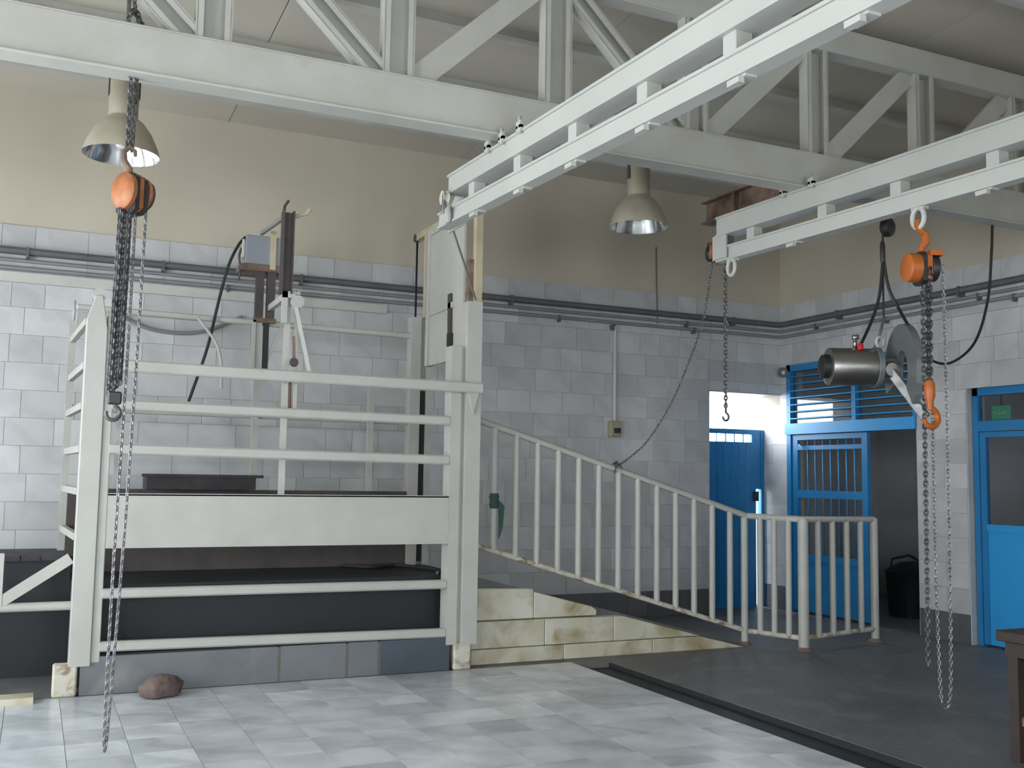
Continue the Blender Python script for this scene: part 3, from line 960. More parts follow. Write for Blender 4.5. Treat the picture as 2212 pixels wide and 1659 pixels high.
cl = curve_pts([(hx.x - 0.03, hx.y - 0.05, 3.0), (hx.x - 0.035, hx.y - 0.05, 2.2), (hx.x - 0.05, hx.y - 0.05, 1.2), (hx.x - 0.055, hx.y - 0.05, 0.3), (hx.x - 0.045, hx.y - 0.02, 0.10), (hx.x - 0.03, hx.y + 0.02, 0.3), (hx.x + 0.0, hx.y + 0.03, 1.2), (hx.x + 0.02, hx.y + 0.04, 2.2), (hx.x + 0.03, hx.y + 0.04, 3.0)], 10)
MB().links(cl, 0.024, 0.0038, 0.022).build('hand_chain', 'chain', h1, kind='stuff')

# hoist 2: bright orange under rail 2
H2X, H2Y = 5.03, 4.69
h2 = empty('chain_hoist', (H2X, H2Y, 2.8))
tag(h2, 'bright orange chain hoist hooked on the eye under right rail', 'chain hoist', 'hand chain hoists')
pts = [(H2X + 0.02, H2Y, 2.99), (H2X + 0.025, H2Y, 3.045), (H2X + 0.055, H2Y - 0.01, 3.09), (H2X + 0.055, H2Y, 3.14), (H2X + 0.02, H2Y, 3.155), (H2X - 0.012, H2Y, 3.19), (H2X + 0.0, H2Y, 3.225)]
MB().tube(pts, [0.020, 0.022, 0.026, 0.024, 0.022, 0.020, 0.012], 8).build('top_hook', 'orange', h2)
AX2 = Vector((0.93, -0.36, 0)).normalized()
bc2 = Vector((H2X + 0.0, H2Y, 2.915))
MB().lathe([(0.0, -0.088), (0.082, -0.088), (0.092, -0.08), (0.092, -0.012), (0.0, -0.012)], bc2, AX2, 24).build('gear_cover', 'orange', h2)
m = MB(); plate(m, bc2, AX2, -0.012, 0.022, 0.072, -0.11, 0.10); m.build('side_plate', 'black_steel', h2)
m = MB(); plate(m, bc2, AX2, 0.022, 0.055, 0.07, -0.10, 0.10); m.build('body', 'orange', h2)
MB().lathe([(0.0, 0.055), (0.08, 0.055), (0.086, 0.07), (0.086, 0.10), (0.0, 0.10)], bc2, AX2, 20).build('hand_wheel_cover', 'black_steel', h2)
m = MB(); plate(m, bc2, AX2, 0.04, 0.12, 0.08, 0.083, 0.098); m.build('chain_guard', 'orange', h2)
MB().links([(H2X + 0.012, H2Y - 0.075, 2.90), (H2X + 0.012, H2Y - 0.06, 2.80), (H2X + 0.022, H2Y - 0.04, 2.16)], 0.036, 0.011, 0.052).build('load_chain', 'black_steel', h2, kind='stuff')
HB = (H2X + 0.025, H2Y - 0.04)
MB().lathe([(0.0, 0.12), (0.022, 0.12), (0.033, 0.10), (0.033, 0.02), (0.024, -0.01), (0.018, -0.05)], (HB[0], HB[1], 2.075), n=14).build('hook_swivel', 'orange', h2)
hp = [(HB[0] + 0.0, HB[1], 2.05), (HB[0] + 0.0, HB[1], 2.02)] + [(HB[0] + 0.005 + 0.058 * math.cos(math.radians(a)), HB[1], 1.962 + 0.056 * math.sin(math.radians(a))) for a in range(70, -190, -20)]
MB().tube(hp, [0.014, 0.016] + [0.019] * 4 + [0.022] * 5 + [0.018, 0.014] * 1 , 10).build('bottom_hook', 'orange', h2)
hx = bc2 + AX2 * 0.085
cl = curve_pts([(hx.x + 0.0, hx.y - 0.085, 2.92), (hx.x + 0.005, hx.y - 0.085, 2.0), (hx.x + 0.005, hx.y - 0.08, 1.0), (hx.x - 0.0, hx.y - 0.07, 0.3), (hx.x + 0.0, hx.y - 0.02, 0.2), (hx.x + 0.015, hx.y + 0.02, 0.32), (hx.x + 0.03, hx.y + 0.05, 1.0), (hx.x + 0.05, hx.y + 0.07, 2.0), (hx.x + 0.05, hx.y + 0.085, 2.92)], 10)
MB().links(cl, 0.025, 0.0042, 0.024).build('hand_chain', 'chain', h2, kind='stuff')
MB().links([(H2X + 0.045, H2Y + 0.02, 2.80), (H2X + 0.05, H2Y + 0.03, 1.6), (H2X + 0.04, H2Y + 0.03, 0.42)], 0.030, 0.0065, 0.034).build('slack_chain', 'chain_dark', h2, kind='stuff')

# rusty stub beam under the truss and hoist 3
sb = empty('stub_beam', (5.30, 6.6, 3.80))
tag(sb, 'rusty brown stub beam reaching back from the truss beside right rail', 'beam')
m = MB()
m.box(5.235, 5.365, 5.875, 7.32, 3.986, 4.0); m.box(5.235, 5.365, 5.875, 7.32, 3.80, 3.814); m.box(5.292, 5.308, 5.875, 7.32, 3.814, 3.986)
m.build('i_beam', 'rust', sb)
MB().box(5.24, 5.292, 6.86, 6.88, 3.814, 3.986).build('stiffener', 'rust', sb)
MB().box(5.22, 5.38, 5.872, 5.888, 3.72, 3.985).build('end_plate', 'brown', sb)
H3X, H3Y = 5.30, 7.085
h3 = empty('chain_hoist', (H3X, H3Y, 3.1))
tag(h3, 'small orange chain hoist half hidden behind the end of right rail', 'chain hoist', 'hand chain hoists')
MB().tube([(H3X, H3Y, 3.80), (H3X + 0.025, H3Y, 3.75), (H3X + 0.0, H3Y, 3.68), (H3X, H3Y, 3.58)], 0.015, 8).build('top_hook', 'orange_worn', h3)
AX3 = Vector((0.90, -0.43, 0)).normalized()
bc3 = Vector((H3X - 0.045, H3Y + 0.02, 3.50))
MB().lathe([(0.0, -0.1), (0.05, -0.1), (0.07, -0.08), (0.075, -0.012), (0.0, -0.012)], bc3, AX3, 20).build('hand_wheel_cover', 'black_steel', h3)
MB().lathe([(0.079, -0.085), (0.083, -0.08), (0.083, -0.02), (0.079, -0.015)], bc3 + Vector((0, 0, 0.015)), AX3, 20).build('cover_band', 'orange_worn', h3)
m = MB(); plate(m, bc3, AX3, -0.012, 0.05, 0.07, -0.09, 0.10); m.build('body', 'orange_worn', h3)
MB().lathe([(0.0, 0.05), (0.085, 0.05), (0.08, 0.08), (0.05, 0.095), (0.0, 0.095)], bc3, AX3, 20).build('gear_cover', 'black_steel', h3)
MB().links([(H3X + 0.02, H3Y, 3.41), (H3X + 0.02, H3Y, 2.17)], 0.032, 0.0075, 0.038).build('load_chain', 'chain_dark', h3, kind='stuff')
MB().tube([(H3X + 0.02, H3Y, 2.19), (H3X + 0.02, H3Y, 2.13)] + [(H3X + 0.02 + 0.03 * math.cos(math.radians(a)), H3Y, 2.09 + 0.032 * math.sin(math.radians(a))) for a in range(75, -190, -26)], 0.009, 8).build('bottom_hook', 'chain_dark', h3)
cl = curve_pts([(5.21, 7.11, 3.44), (5.17, 7.20, 2.93), (5.11, 7.32, 2.58), (5.03, 7.48, 2.22), (4.93, 7.69, 1.90), (4.84, 7.86, 1.74), (4.785, 7.975, 1.665)], 10)
MB().links(cl, 0.025, 0.0042, 0.025).build('hand_chain', 'chain_dark', h3, kind='stuff')
m = MB()
m.links([(4.74, 7.955, 1.60), (4.77, 7.955, 1.68), (4.79, 8.0, 1.70), (4.80, 8.05, 1.66), (4.82, 8.04, 1.58)], 0.025, 0.0042, 0.025)
m.links([(4.82, 7.955, 1.64), (4.80, 7.96, 1.68), (4.78, 8.02, 1.695), (4.75, 8.045, 1.66)], 0.025, 0.0042, 0.025)
m.build('chain_wrap', 'chain_dark', h3, kind='stuff')

# ================================================================== BALANCER AND SAW
ba = empty('tool_balancer', (5.95, 5.86, 3.48))
tag(ba, 'dark round tool balancer with rusty bracket under the truss', 'balancer')
MB().box(5.80, 5.96, 5.80, 5.92, 3.60, 3.70).build('bracket', 'rust', ba, bevel=0.015)
MB().lathe([(0.0, -0.05), (0.04, -0.048), (0.07, -0.03), (0.078, 0.0), (0.07, 0.03), (0.04, 0.048), (0.0, 0.05)], (5.955, 5.86, 3.545), (0.35, -0.93, 0), 20).build('drum_housing', 'black_steel', ba)
MB().box(5.90, 5.935, 5.84, 5.87, 3.50, 3.58).build('cable_guide', 'brown', ba)
m = MB().tube([(5.905, 5.86, 3.50), (5.90, 5.86, 3.15), (5.90, 5.86, 2.80)], 0.008, 6)
m.build('suspension_cable', 'rubber', ba)
MB().lathe([(0.0, 0.0), (0.016, 0.0), (0.02, 0.03), (0.02, 0.14), (0.012, 0.17), (0.0, 0.17)], (5.90, 5.86, 3.26), n=10).build('cable_clamp', 'black_steel', ba)

sw = empty('carcass_saw', (5.85, 5.85, 2.05))
tag(sw, 'stainless electric carcass saw hanging from cables near the doors', 'saw')
sx = Vector((0.913, -0.40, 0)).normalized()          # motor axis
sb_ = Vector((-0.40, -0.913, 0)).normalized()        # towards the viewer
zv = Vector((0, 0, 1))
c0 = Vector((5.42, 5.955, 2.425))
def sp(a, b, z): return c0 + sx * a + sb_ * b + zv * z
MB().lathe([(0.0, 0.0), (0.128, 0.0), (0.141, 0.004), (0.143, 0.012), (0.143, 0.36), (0.138, 0.372), (0.0, 0.372)], c0, sx, 36).build('motor_housing', 'stainless', sw)
MB().lathe([(0.0, -0.055), (0.07, -0.055), (0.088, -0.045), (0.092, 0.0), (0.0, 0.0)], c0, sx, 24).build('end_cap', 'rubber', sw)
MB().lathe([(0.146, 0.345), (0.154, 0.35), (0.154, 0.385), (0.0, 0.39)], c0, sx, 28).build('flange', 'cast_grey', sw)
m = MB().tube([sp(0.205, 0.02, 0.14), sp(0.205, 0.02, 0.215)], 0.015, 8)
m.tube([sp(0.185, 0.02, 0.222), sp(0.23, 0.02, 0.228)], 0.019, 8)
m.build('oil_plug', 'stainless', sw)
MB().lathe([(0.0, 0.0), (0.024, 0.0), (0.024, 0.035), (0.014, 0.05), (0.0, 0.05)], sp(0.23, 0.06, 0.125), n=12).build('switch_button', 'red', sw)
MB().lathe([(0.0, -0.06), (0.075, -0.06), (0.10, -0.03), (0.10, 0.06), (0.07, 0.09), (0.0, 0.09)], sp(0.43, 0.02, -0.02), sx, 20).build('gear_head', 'cast_grey', sw)
# blade guard: crescent shroud in the plane across the motor axis
out_, in_ = [], []
for k in range(19):
    a = math.radians(205 - k * 14.0)
    out_.append((0.13 + 0.30 * math.cos(a), -0.04 + 0.355 * math.sin(a)))
    in_.append((0.16 + 0.11 * math.cos(a), -0.05 + 0.16 * math.sin(a)))
m = MB()
n = len(out_)
vs = [sp(0.50, p[0], p[1]) for p in out_ + in_] + [sp(0.555, p[0], p[1]) for p in out_ + in_]
fs = []
for i in range(n - 1):
    fs += [(i, i + 1, n + i + 1, n + i), (2 * n + i, 3 * n + i, 3 * n + i + 1, 2 * n + i + 1), (i, 2 * n + i, 2 * n + i + 1, i + 1), (n + i, n + i + 1, 3 * n + i + 1, 3 * n + i)]
fs += [(0, n, 3 * n, 2 * n), (n - 1, 3 * n - 1, 4 * n - 1, 2 * n - 1)]
m.add(vs, fs)
m.build('blade_guard', 'cast_grey', sw)
MB().bar(sp(0.44, 0.11, -0.04), sp(0.60, 0.34, -0.40), 0.03, 0.075).build('blade_bar', 'chain', sw, bevel=0.006)
MB().lathe([(0.0, -0.03), (0.065, -0.03), (0.07, 0.0), (0.05, 0.03), (0.0, 0.03)], sp(0.44, 0.11, -0.03), sb_, 18).build('bar_clamp', 'stainless', sw)
MB().tube(curve_pts([sp(0.36, 0, 0.14), sp(0.385, 0, 0.20), sp(0.41, 0, 0.28), (5.90, 5.86, 2.82)], 8), 0.012, 8).build('suspension_eye', 'cast_grey', sw)
m = ring(MB(), tuple(sp(0.395, 0.02, 0.19)), 0.035, 0.012, 'y', 1.1); m.build('spring_coil', 'trunking', sw)
MB().tube(curve_pts([(5.905, 5.86, 3.30), (5.86, 5.86, 3.0), (5.78, 5.86, 2.80), sp(0.235, 0.05, 0.16)], 10), 0.012, 8).build('sling', 'rubber', sw)
gtop = sp(0.53, 0.25, 0.27)
MB().tube(curve_pts([(5.905, 5.86, 3.30), (5.94, 5.84, 3.05), (5.97, 5.75, 2.85), gtop], 10), 0.012, 8).build('sling', 'rubber', sw)
gback = sp(0.54, 0.30, 0.12)
MB().tube(curve_pts([(7.11, 5.85, 3.70), (7.09, 5.85, 3.45), (7.03, 5.85, 3.05), (6.88, 5.86, 2.70), (6.62, 5.87, 2.52), (6.40, 5.87, 2.53), (6.22, 5.75, 2.60), gback], 10), 0.011, 8).build('power_cable', 'rubber', sw)

# ================================================================== PIPES AND WALL FITTINGS
def pipe_run(z, r, off, mat, label, clips):
    root = empty('wall_pipe', (6.0, YB - off, z))
    tag(root, label, 'pipe', 'pipe runs along both walls')
    MB().tube([(XL, YB - off, z), (XW - off - 0.05, YB - off, z), (XW - off - 0.015, YB - off - 0.015, z), (XW - off, YB - off - 0.05, z), (XW - off, YF, z)], r, 10).build('pipe', mat, root)
    for (ax, v) in clips:
        m = MB()
        if ax == 'x':
            m.box(v - 0.012, v + 0.012, YB - off - r - 0.004, YB - 0.014, z - r - 0.03, z + r + 0.004)
        else:
            m.box(XW - off - r - 0.004, XW - 0.014, v - 0.012, v + 0.012, z - r - 0.03, z + r + 0.004)
        m.build('clip', 'pipe_dark', root)
    return root


pipe_run(3.475, 0.034, 0.075, 'pipe_dark', 'thick dark pipe, uppermost of the three wall pipes', [('x', -0.15), ('x', 1.0), ('x', 2.3), ('x', 4.6), ('x', 7.55), ('y', 8.9), ('y', 7.2), ('y', 5.6)])
pipe_run(3.395, 0.017, 0.05, 'pipe_mid', 'thin grey pipe, middle of the three wall pipes', [('x', 0.6), ('x', 3.9), ('x', 6.9), ('y', 9.3), ('y', 7.0)])
pipe_run(3.325, 0.019, 0.05, 'pipe_mid', 'thin grey pipe, lowest of the three wall pipes', [('x', 1.6), ('x', 5.2), ('x', 7.0), ('y', 8.2), ('y', 6.6)])
tk = MB().box(XL, 3.2, YB - 0.062, YB - 0.017, 3.20, 3.29)
tag(tk.build('cable_trunking', 'trunking'), 'pale flat cable trunking below the wall pipes at left', 'trunking')

sx_ = empty('switch_box', (5.92, YB - 0.06, 2.02))
tag(sx_, 'small yellowed switch box on the back wall above the ramp', 'switch')
MB().box(5.85, 5.99, YB - 0.10, YB - 0.014, 2.02, 2.20).build('box', 'switch', sx_, bevel=0.008)
MB().box(5.89, 5.97, YB - 0.112, YB - 0.10, 2.06, 2.12).build('rocker', 'black_steel', sx_)
MB().tube([(5.93, YB - 0.04, 2.20), (5.93, YB - 0.04, 3.28)], 0.022, 10).build('conduit', 'trunking', sx_)
MB().lathe([(0.0, 0), (0.035, 0), (0.035, 0.04), (0.0, 0.04)], (5.90, YB - 0.016, 3.27), (0, -1, 0), 12).build('junction_cap', 'pipe_dark', sx_)
wc = MB().tube([(6.49, YB - 0.02, 4.27), (6.50, YB - 0.02, 3.8), (6.51, YB - 0.025, 3.36)], 0.006, 6)
tag(wc.build('wall_cable', 'pipe_dark'), 'thin dark cable running up the plaster right of the switch box', 'cable')

si = empty('alarm_siren', (XW - 0.06, 9.93, 2.9))
tag(si, 'small grey alarm siren in the corner beside the blue transom', 'siren')
MB().lathe([(0.0, 0.0), (0.03, 0.0), (0.035, 0.03), (0.055, 0.07), (0.06, 0.08), (0.0, 0.075)], (XW - 0.02, 9.93, 2.88), (-0.55, -0.83, 0), 16).build('horn', 'pipe_dark', si)
MB().box(XW - 0.05, XW - 0.014, 9.89, 9.96, 2.84, 2.95).build('bracket', 'cast_grey', si)
MB().lathe([(0.0, 0.076), (0.03, 0.076), (0.02, 0.09), (0.0, 0.094)], (XW - 0.02, 9.93, 2.88), (-0.55, -0.83, 0), 12).build('horn_centre', 'trunking', si)

wh = MB().tube(curve_pts([(0.62, YB - 0.05, 2.98), (0.95, YB - 0.06, 2.86), (1.35, YB - 0.06, 2.87), (1.75, YB - 0.05, 3.05)], 8), 0.018, 8)
tag(wh.build('wall_hose', 'hose'), 'grey hose sagging on the marble wall behind the box', 'hose')

# ================================================================== STUNNING BOX
bx = empty('stunning_box', (1.78, 7.78, 0))
tag(bx, 'white steel cattle stunning box with horizontal bars and raised gate', 'cattle crush')
YFB, YRB = 7.75, 9.10
# front posts
m = MB()
m.prism([(0.285, 0.20), (0.425, 0.20), (0.425, 2.55), (0.385, 2.79), (0.335, 2.79), (0.285, 2.62)], 'y', YFB - 0.02, YFB + 0.16)
m.prism([(0.425, 0.22), (0.485, 0.22), (0.485, 2.60), (0.425, 2.66)], 'y', YFB + 0.0, YFB + 0.14)
lp = m.build('front_post', 'white', bx, bevel=0.005)
m = MB().lathe([(0.0, -0.03), (0.045, -0.03), (0.045, 0.03), (0.0, 0.03)], (0.36, YFB + 0.02, 2.80), (0, 1, 0), 16)
m.build('lug', 'white', lp)
MB().box(0.19, 0.345, YFB - 0.02, YFB + 0.12, 0.0, 0.215).build('foot', 'white_worn', lp, bevel=0.012)
MB().prism([(0.48, 2.42), (0.50, 2.28), (0.515, 2.24), (0.48, 2.0)], 'y', YFB, YFB + 0.02).build('gusset', 'white', lp)
m = MB()
m.box(3.065, 3.155, YFB - 0.0, YFB + 0.14, 0.20, 2.62)
m.box(3.150, 3.195, YFB + 0.03, YFB + 0.14, 0.20, 2.72)
m.box(3.19, 3.32, YFB - 0.03, YFB + 0.14, 0.20, 3.0)
rp = m.build('front_post', 'white', bx)
MB().box(3.13, 3.28, YFB - 0.02, YFB + 0.12, 0.0, 0.21).build('foot', 'white_worn', rp, bevel=0.012)
MB().prism([(3.195, 2.27), (3.30, 2.27), (3.245, 2.06)], 'y', YFB - 0.05, YFB - 0.03).build('gusset', 'white', rp)
# rear posts
m = MB()
m.box(0.205, 0.26, YRB, YRB + 0.06, 0.9, 2.78)
lrp = m.build('rear_post', 'white', bx)
MB().tube([(0.235, YRB + 0.03, 2.78), (0.235, YRB + 0.03, 2.95)], 0.012, 6).build('pin', 'white', lrp)
m = MB()
m.box(3.175, 3.275, YRB - 0.02, YRB + 0.10, 0.72, 3.05)
m.box(3.275, 3.335, YRB + 0.03, YRB + 0.10, 0.72, 3.05)
m.box(3.335, 3.39, YRB - 0.02, YRB + 0.10, 0.72, 3.05)
rrp = m.build('rear_post', 'white', bx)
MB().box(3.278, 3.332, YRB - 0.0, YRB + 0.03, 0.75, 2.35).build('dark_slot_fill', 'rubber', rrp)  # black strip filling the post's channel for its dark inside
# front bars (square tube)
def fbar(nm, z0, z1, x0, x1, y, h, mat='white', d=0.07):
    return MB().bar((x0, y, z0), (x1, y, z1), d, h).build(nm, mat, bx, bevel=0.012)
fbar('bar', 2.295, 2.275, 0.47, 3.33, YFB - 0.05, 0.088, d=0.05)
fbar('bar', 2.02, 2.00, 0.47, 3.07, YFB + 0.03, 0.075)
fbar('bar', 1.705, 1.68, 0.47, 3.07, YFB + 0.03, 0.075)
fbar('bar', 0.69, 0.68, 0.47, 3.07, YFB + 0.03, 0.07)
fbar('bar', 0.325, 0.295, 0.47, 3.07, YFB + 0.03, 0.07)
# front panel
m = MB()
m.box(0.485, 3.066, YFB + 0.0, YFB + 0.03, 1.01, 1.385)
m.box(0.485, 3.066, YFB + 0.0, YFB + 0.07, 1.375, 1.39)
m.box(0.485, 3.066, YFB - 0.002, YFB + 0.05, 1.005, 1.02)
m.build('front_panel', 'white', bx)
# centre double upright at the front
MB().box(1.695, 1.742, YFB + 0.066, YFB + 0.085, 1.36, 2.98).build('upright', 'white', bx)
MB().box(1.782, 1.812, YFB + 0.066, YFB + 0.085, 2.0, 2.98).build('upright', 'white', bx)
MB().tube([(1.762, YFB + 0.075, 1.98), (1.757, YFB + 0.075, 2.25)], 0.012, 6).build('spindle', 'rust', bx)
# left end bars
for z in (2.62, 2.30, 2.01, 1.70, 1.40, 1.08):
    MB().bar((0.30, YFB + 0.15, z), (0.235, YRB + 0.02, z), 0.04, 0.05).build('end_bar', 'white', bx)
# rear frame
fr = [(2.90, 2.87, 0.05), (2.06, 2.05, 0.055), (1.71, 1.70, 0.05)]
for (za, zb, h) in fr:
    MB().bar((0.25, YRB + 0.03, za), (3.19, YRB + 0.03, zb), 0.05, h).build('rear_bar', 'white', bx, bevel=0.01)
for (xx, z0, z1, w) in ((1.745, 1.40, 2.90, 0.055), (2.80, 1.40, 2.36, 0.055), (0.62, 1.40, 2.0, 0.04)):
    MB().box(xx - w / 2, xx + w / 2, YRB - 0.02, YRB + 0.015, z0, z1).build('rear_upright', 'white', bx)
MB().box(0.26, 3.18, YRB + 0.0, YRB + 0.04, 0.72, 1.40).build('rear_panel', 'brown', bx)  # whitish panel in shadow; its shade is put into the dark colour
# gusset frame on the rear rail
m = MB().bar((1.95, YRB, 2.86), (1.81, YRB, 2.50), 0.03, 0.035); m.build('brace', 'white', bx)
MB().box(1.785, 1.835, YRB - 0.02, YRB + 0.0, 2.46, 2.88).build('dark_slot_fill', 'rubber', bx)  # black strip standing in for the dark gap between the bars
MB().box(1.68, 1.715, YRB - 0.04, YRB - 0.02, 2.45, 2.90).build('rear_upright', 'white', bx)
# release mechanism over the centre upright
mech = empty('release_mast', (1.70, YFB, 2.9)); mech.parent = bx
mech.location = Vector((1.70, YFB, 2.9)) - ORIGIN[bx.name]
ORIGIN[mech.name] = Vector((1.70, YFB, 2.9))
m = MB()
m.box(1.648, 1.735, YFB + 0.04, YFB + 0.052, 2.93, 3.57); m.box(1.648, 1.660, YFB + 0.0, YFB + 0.10, 2.93, 3.58); m.box(1.723, 1.735, YFB + 0.0, YFB + 0.10, 2.93, 3.58)
m.build('mast', 'brown', mech)
m = MB().tube([(1.655, YFB + 0.05, 3.56), (1.66, YFB + 0.05, 3.62), (1.69, YFB + 0.05, 3.67)], 0.012, 6); m.build('prong', 'brown', mech)
m = MB().tube([(1.74, YFB + 0.05, 3.55), (1.78, YFB + 0.05, 3.56), (1.83, YFB + 0.04, 3.58), (1.86, YFB + 0.04, 3.62)], [0.02, 0.012, 0.016, 0.014], 8); m.build('rope_horn', 'cream', mech)
MB().bar((1.70, YFB + 0.08, 3.57), (1.74, YRB, 3.69), 0.03, 0.03).build('tie_rod', 'pipe_mid', mech)
m = MB()
m.box(1.665, 1.705, YFB + 0.02, YFB + 0.06, 2.70, 2.95); m.box(1.765, 1.80, YFB + 0.02, YFB + 0.06, 2.78, 2.93)
m.box(1.665, 1.80, YFB + 0.02, YFB + 0.04, 2.90, 2.95)
m.build('head_bracket', 'white', mech)
m = MB().lathe([(0.0, -0.02), (0.05, -0.02), (0.05, 0.02), (0.0, 0.02)], (1.775, YFB + 0.0, 2.87), (0, 1, 0), 16); m.build('pulley', 'white', mech)
m = MB().bar((1.765, YFB, 2.83), (1.885, YFB - 0.03, 2.30), 0.025, 0.03); m.build('leg', 'white', mech)
m = MB().bar((1.755, YFB, 2.60), (1.765, YFB, 2.42), 0.02, 0.02); m.build('rope', 'rust', mech)
m = MB().lathe([(0.0, -0.02), (0.03, -0.02), (0.036, 0.0), (0.03, 0.02), (0.0, 0.02)], (1.765, YFB, 2.40), (0, 1, 0), 12); m.build('weight', 'brown', mech)
m = MB().bar((1.68, YFB + 0.04, 2.90), (1.84, YRB, 3.02), 0.04, 0.05); m.build('strut', 'white', mech)
# side gate, raised
gt = MB()
gt.box(3.255, 3.275, 8.00, 8.86, 2.56, 3.84)
gate = gt.build('lift_gate', 'white', bx)
MB().box(3.235, 3.30, 8.80, 8.87, 2.56, 3.84).build('gate_edge', 'white', gate)
MB().box(3.235, 3.26, 8.00, 8.80, 3.78, 3.84).build('gate_edge', 'white', gate)
MB().box(3.235, 3.255, 8.20, 8.80, 3.02, 3.07).build('gate_edge', 'white', gate)
m = MB(); m.tube([(2.50, 6.55, 3.47), (2.90, 7.17, 3.235), (3.26, 7.735, 3.02)], 0.009, 6)
m.build('lift_rope', 'pipe_mid', gate)
MB().bar((3.245, 8.25, 2.35), (3.245, 8.28, 3.15), 0.02, 0.07, (0, 1, 0)).build('latch_lever', 'brown', gate)
# cream guide frame above the gate
gf = empty('guide_frame', (3.3, 8.7, 2.9)); gf.parent = bx
gf.location = Vector((3.3, 8.7, 2.9)) - ORIGIN[bx.name]; ORIGIN[gf.name] = Vector((3.3, 8.7, 2.9))
MB().box(3.30, 3.36, 7.90, 9.45, 3.86, 3.92).build('top_beam', 'cream', gf)
MB().box(3.30, 3.35, 9.06, 9.13, 3.05, 3.86).build('guide', 'cream', gf)
MB().box(3.30, 3.35, 8.98, 9.05, 3.05, 3.86).build('guide', 'pipe_mid', gf)
MB().box(3.32, 3.38, 7.88, 7.95, 3.0, 3.86).build('guide', 'cream', gf)
MB().box(3.28, 3.32, 7.93, 8.0, 2.95, 3.4).build('guide', 'rust', gf)
MB().tube([(3.33, 9.42, 3.88), (3.33, 9.42, 1.9)], 0.010, 6).build('rope', 'rubber', gf)
MB().lathe([(0.0, -0.015), (0.04, -0.015), (0.04, 0.015), (0.0, 0.015)], (3.31, 9.40, 3.89), (1, 0, 0), 14).build('pulley', 'brown', gf)
MB().box(3.10, 3.14, 7.92, 7.97, 2.25, 2.75).build('gate_channel', 'rubber', gf)
MB().tube(curve_pts([(3.12, 7.95, 2.72), (3.13, 8.0, 2.55), (3.20, 8.0, 2.4), (3.17, 7.95, 2.3)], 6), 0.006, 6).build('cord', 'pipe_dark', gf)

# control cabinet on its mast
cc = empty('control_cabinet', (1.78, YRB + 0.05, 2.9))
tag(cc, 'grey control cabinet on a brown mast above the stunning box', 'control box')
MB().box(1.60, 1.97, YRB - 0.04, YRB + 0.16, 3.40, 3.66).build('cabinet', 'grey_box', cc, bevel=0.006)
MB().box(1.815, 1.865, YRB - 0.055, YRB - 0.04, 3.36, 3.71).build('strap', 'cream', cc)
MB().box(1.56, 2.0, YRB - 0.05, YRB + 0.17, 3.34, 3.395).build('shelf', 'rust', cc)
MB().box(1.705, 1.775, YRB - 0.03, YRB + 0.03, 2.90, 3.35).build('mast', 'brown', cc)
MB().box(1.805, 1.875, YRB - 0.03, YRB + 0.03, 2.90, 3.40).build('mast', 'brown', cc)
MB().box(1.69, 1.89, YRB - 0.04, YRB + 0.06, 2.88, 2.92).build('foot_plate', 'rust', cc)
m = MB().tube(curve_pts([(1.60, YRB, 3.64), (1.54, YRB - 0.02, 3.56), (1.47, YRB - 0.03, 3.40), (1.42, YRB - 0.02, 3.2), (1.37, YRB - 0.03, 2.95), (1.30, YRB - 0.05, 2.6), (1.17, YRB - 0.05, 2.15)], 10), 0.014, 8)
m.build('cable', 'rubber', cc)
m = MB().tube(curve_pts([(1.60, YRB, 3.60), (1.55, YRB - 0.02, 3.48), (1.56, YRB - 0.02, 3.36), (1.555, YRB - 0.01, 3.24)], 8), 0.010, 8); m.build('cable', 'brown', cc)
MB().box(1.565, 1.60, YRB - 0.03, YRB + 0.03, 3.45, 3.62).build('cable_gland', 'trunking', cc, bevel=0.01)

br = MB().tube(curve_pts([(1.21, YRB - 0.1, 2.87), (1.30, YRB - 0.1, 2.76), (1.38, YRB - 0.1, 2.64), (1.42, YRB - 0.1, 2.48), (1.43, YRB - 0.1, 2.27)], 8), 0.013, 8)
br_o = br.build('bent_rod', 'white', bx)
# dark crate lying behind the panel
ct = empty('dark_crate', (1.28, 8.9, 1.38))
tag(ct, 'dark maroon tray resting on the rear edge inside the box', 'tray')
m = MB(); m.box(0.84, 1.72, 8.82, 9.14, 1.405, 1.43); m.box(0.84, 1.72, 8.82, 8.84, 1.43, 1.52); m.box(0.84, 1.72, 9.12, 9.14, 1.43, 1.50); m.box(0.84, 0.86, 8.84, 9.12, 1.43, 1.51); m.box(1.70, 1.72, 8.84, 9.12, 1.43, 1.52)
m.build('tray', 'maroon', ct)
MB().box(0.80, 1.78, 8.80, 8.83, 1.505, 1.53).build('rim', 'maroon', ct)

# ---- kerb under the front of the box
kb = empty('kerb', (1.7, 7.74, 0))
tag(kb, 'low grey stone kerb under the front of the stunning box', 'kerb', kind='structure')
for (a, b, mt) in ((0.36, 1.725, 'kerb'), (1.745, 2.245, 'kerb'), (2.265, 2.50, 'kerb'), (2.52, 3.10, 'kerb_dark')):
    tile_piece('kerb_slab', (round(b - a, 3), 0.10, 0.262), mt, ((a + b) / 2, 7.80, 0.131), kb)
for xx in (1.735, 2.255, 2.51):
    MB().box(xx - 0.012, xx + 0.012, 7.752, 7.84, 0, 0.255).build('joint', 'joint', kb)

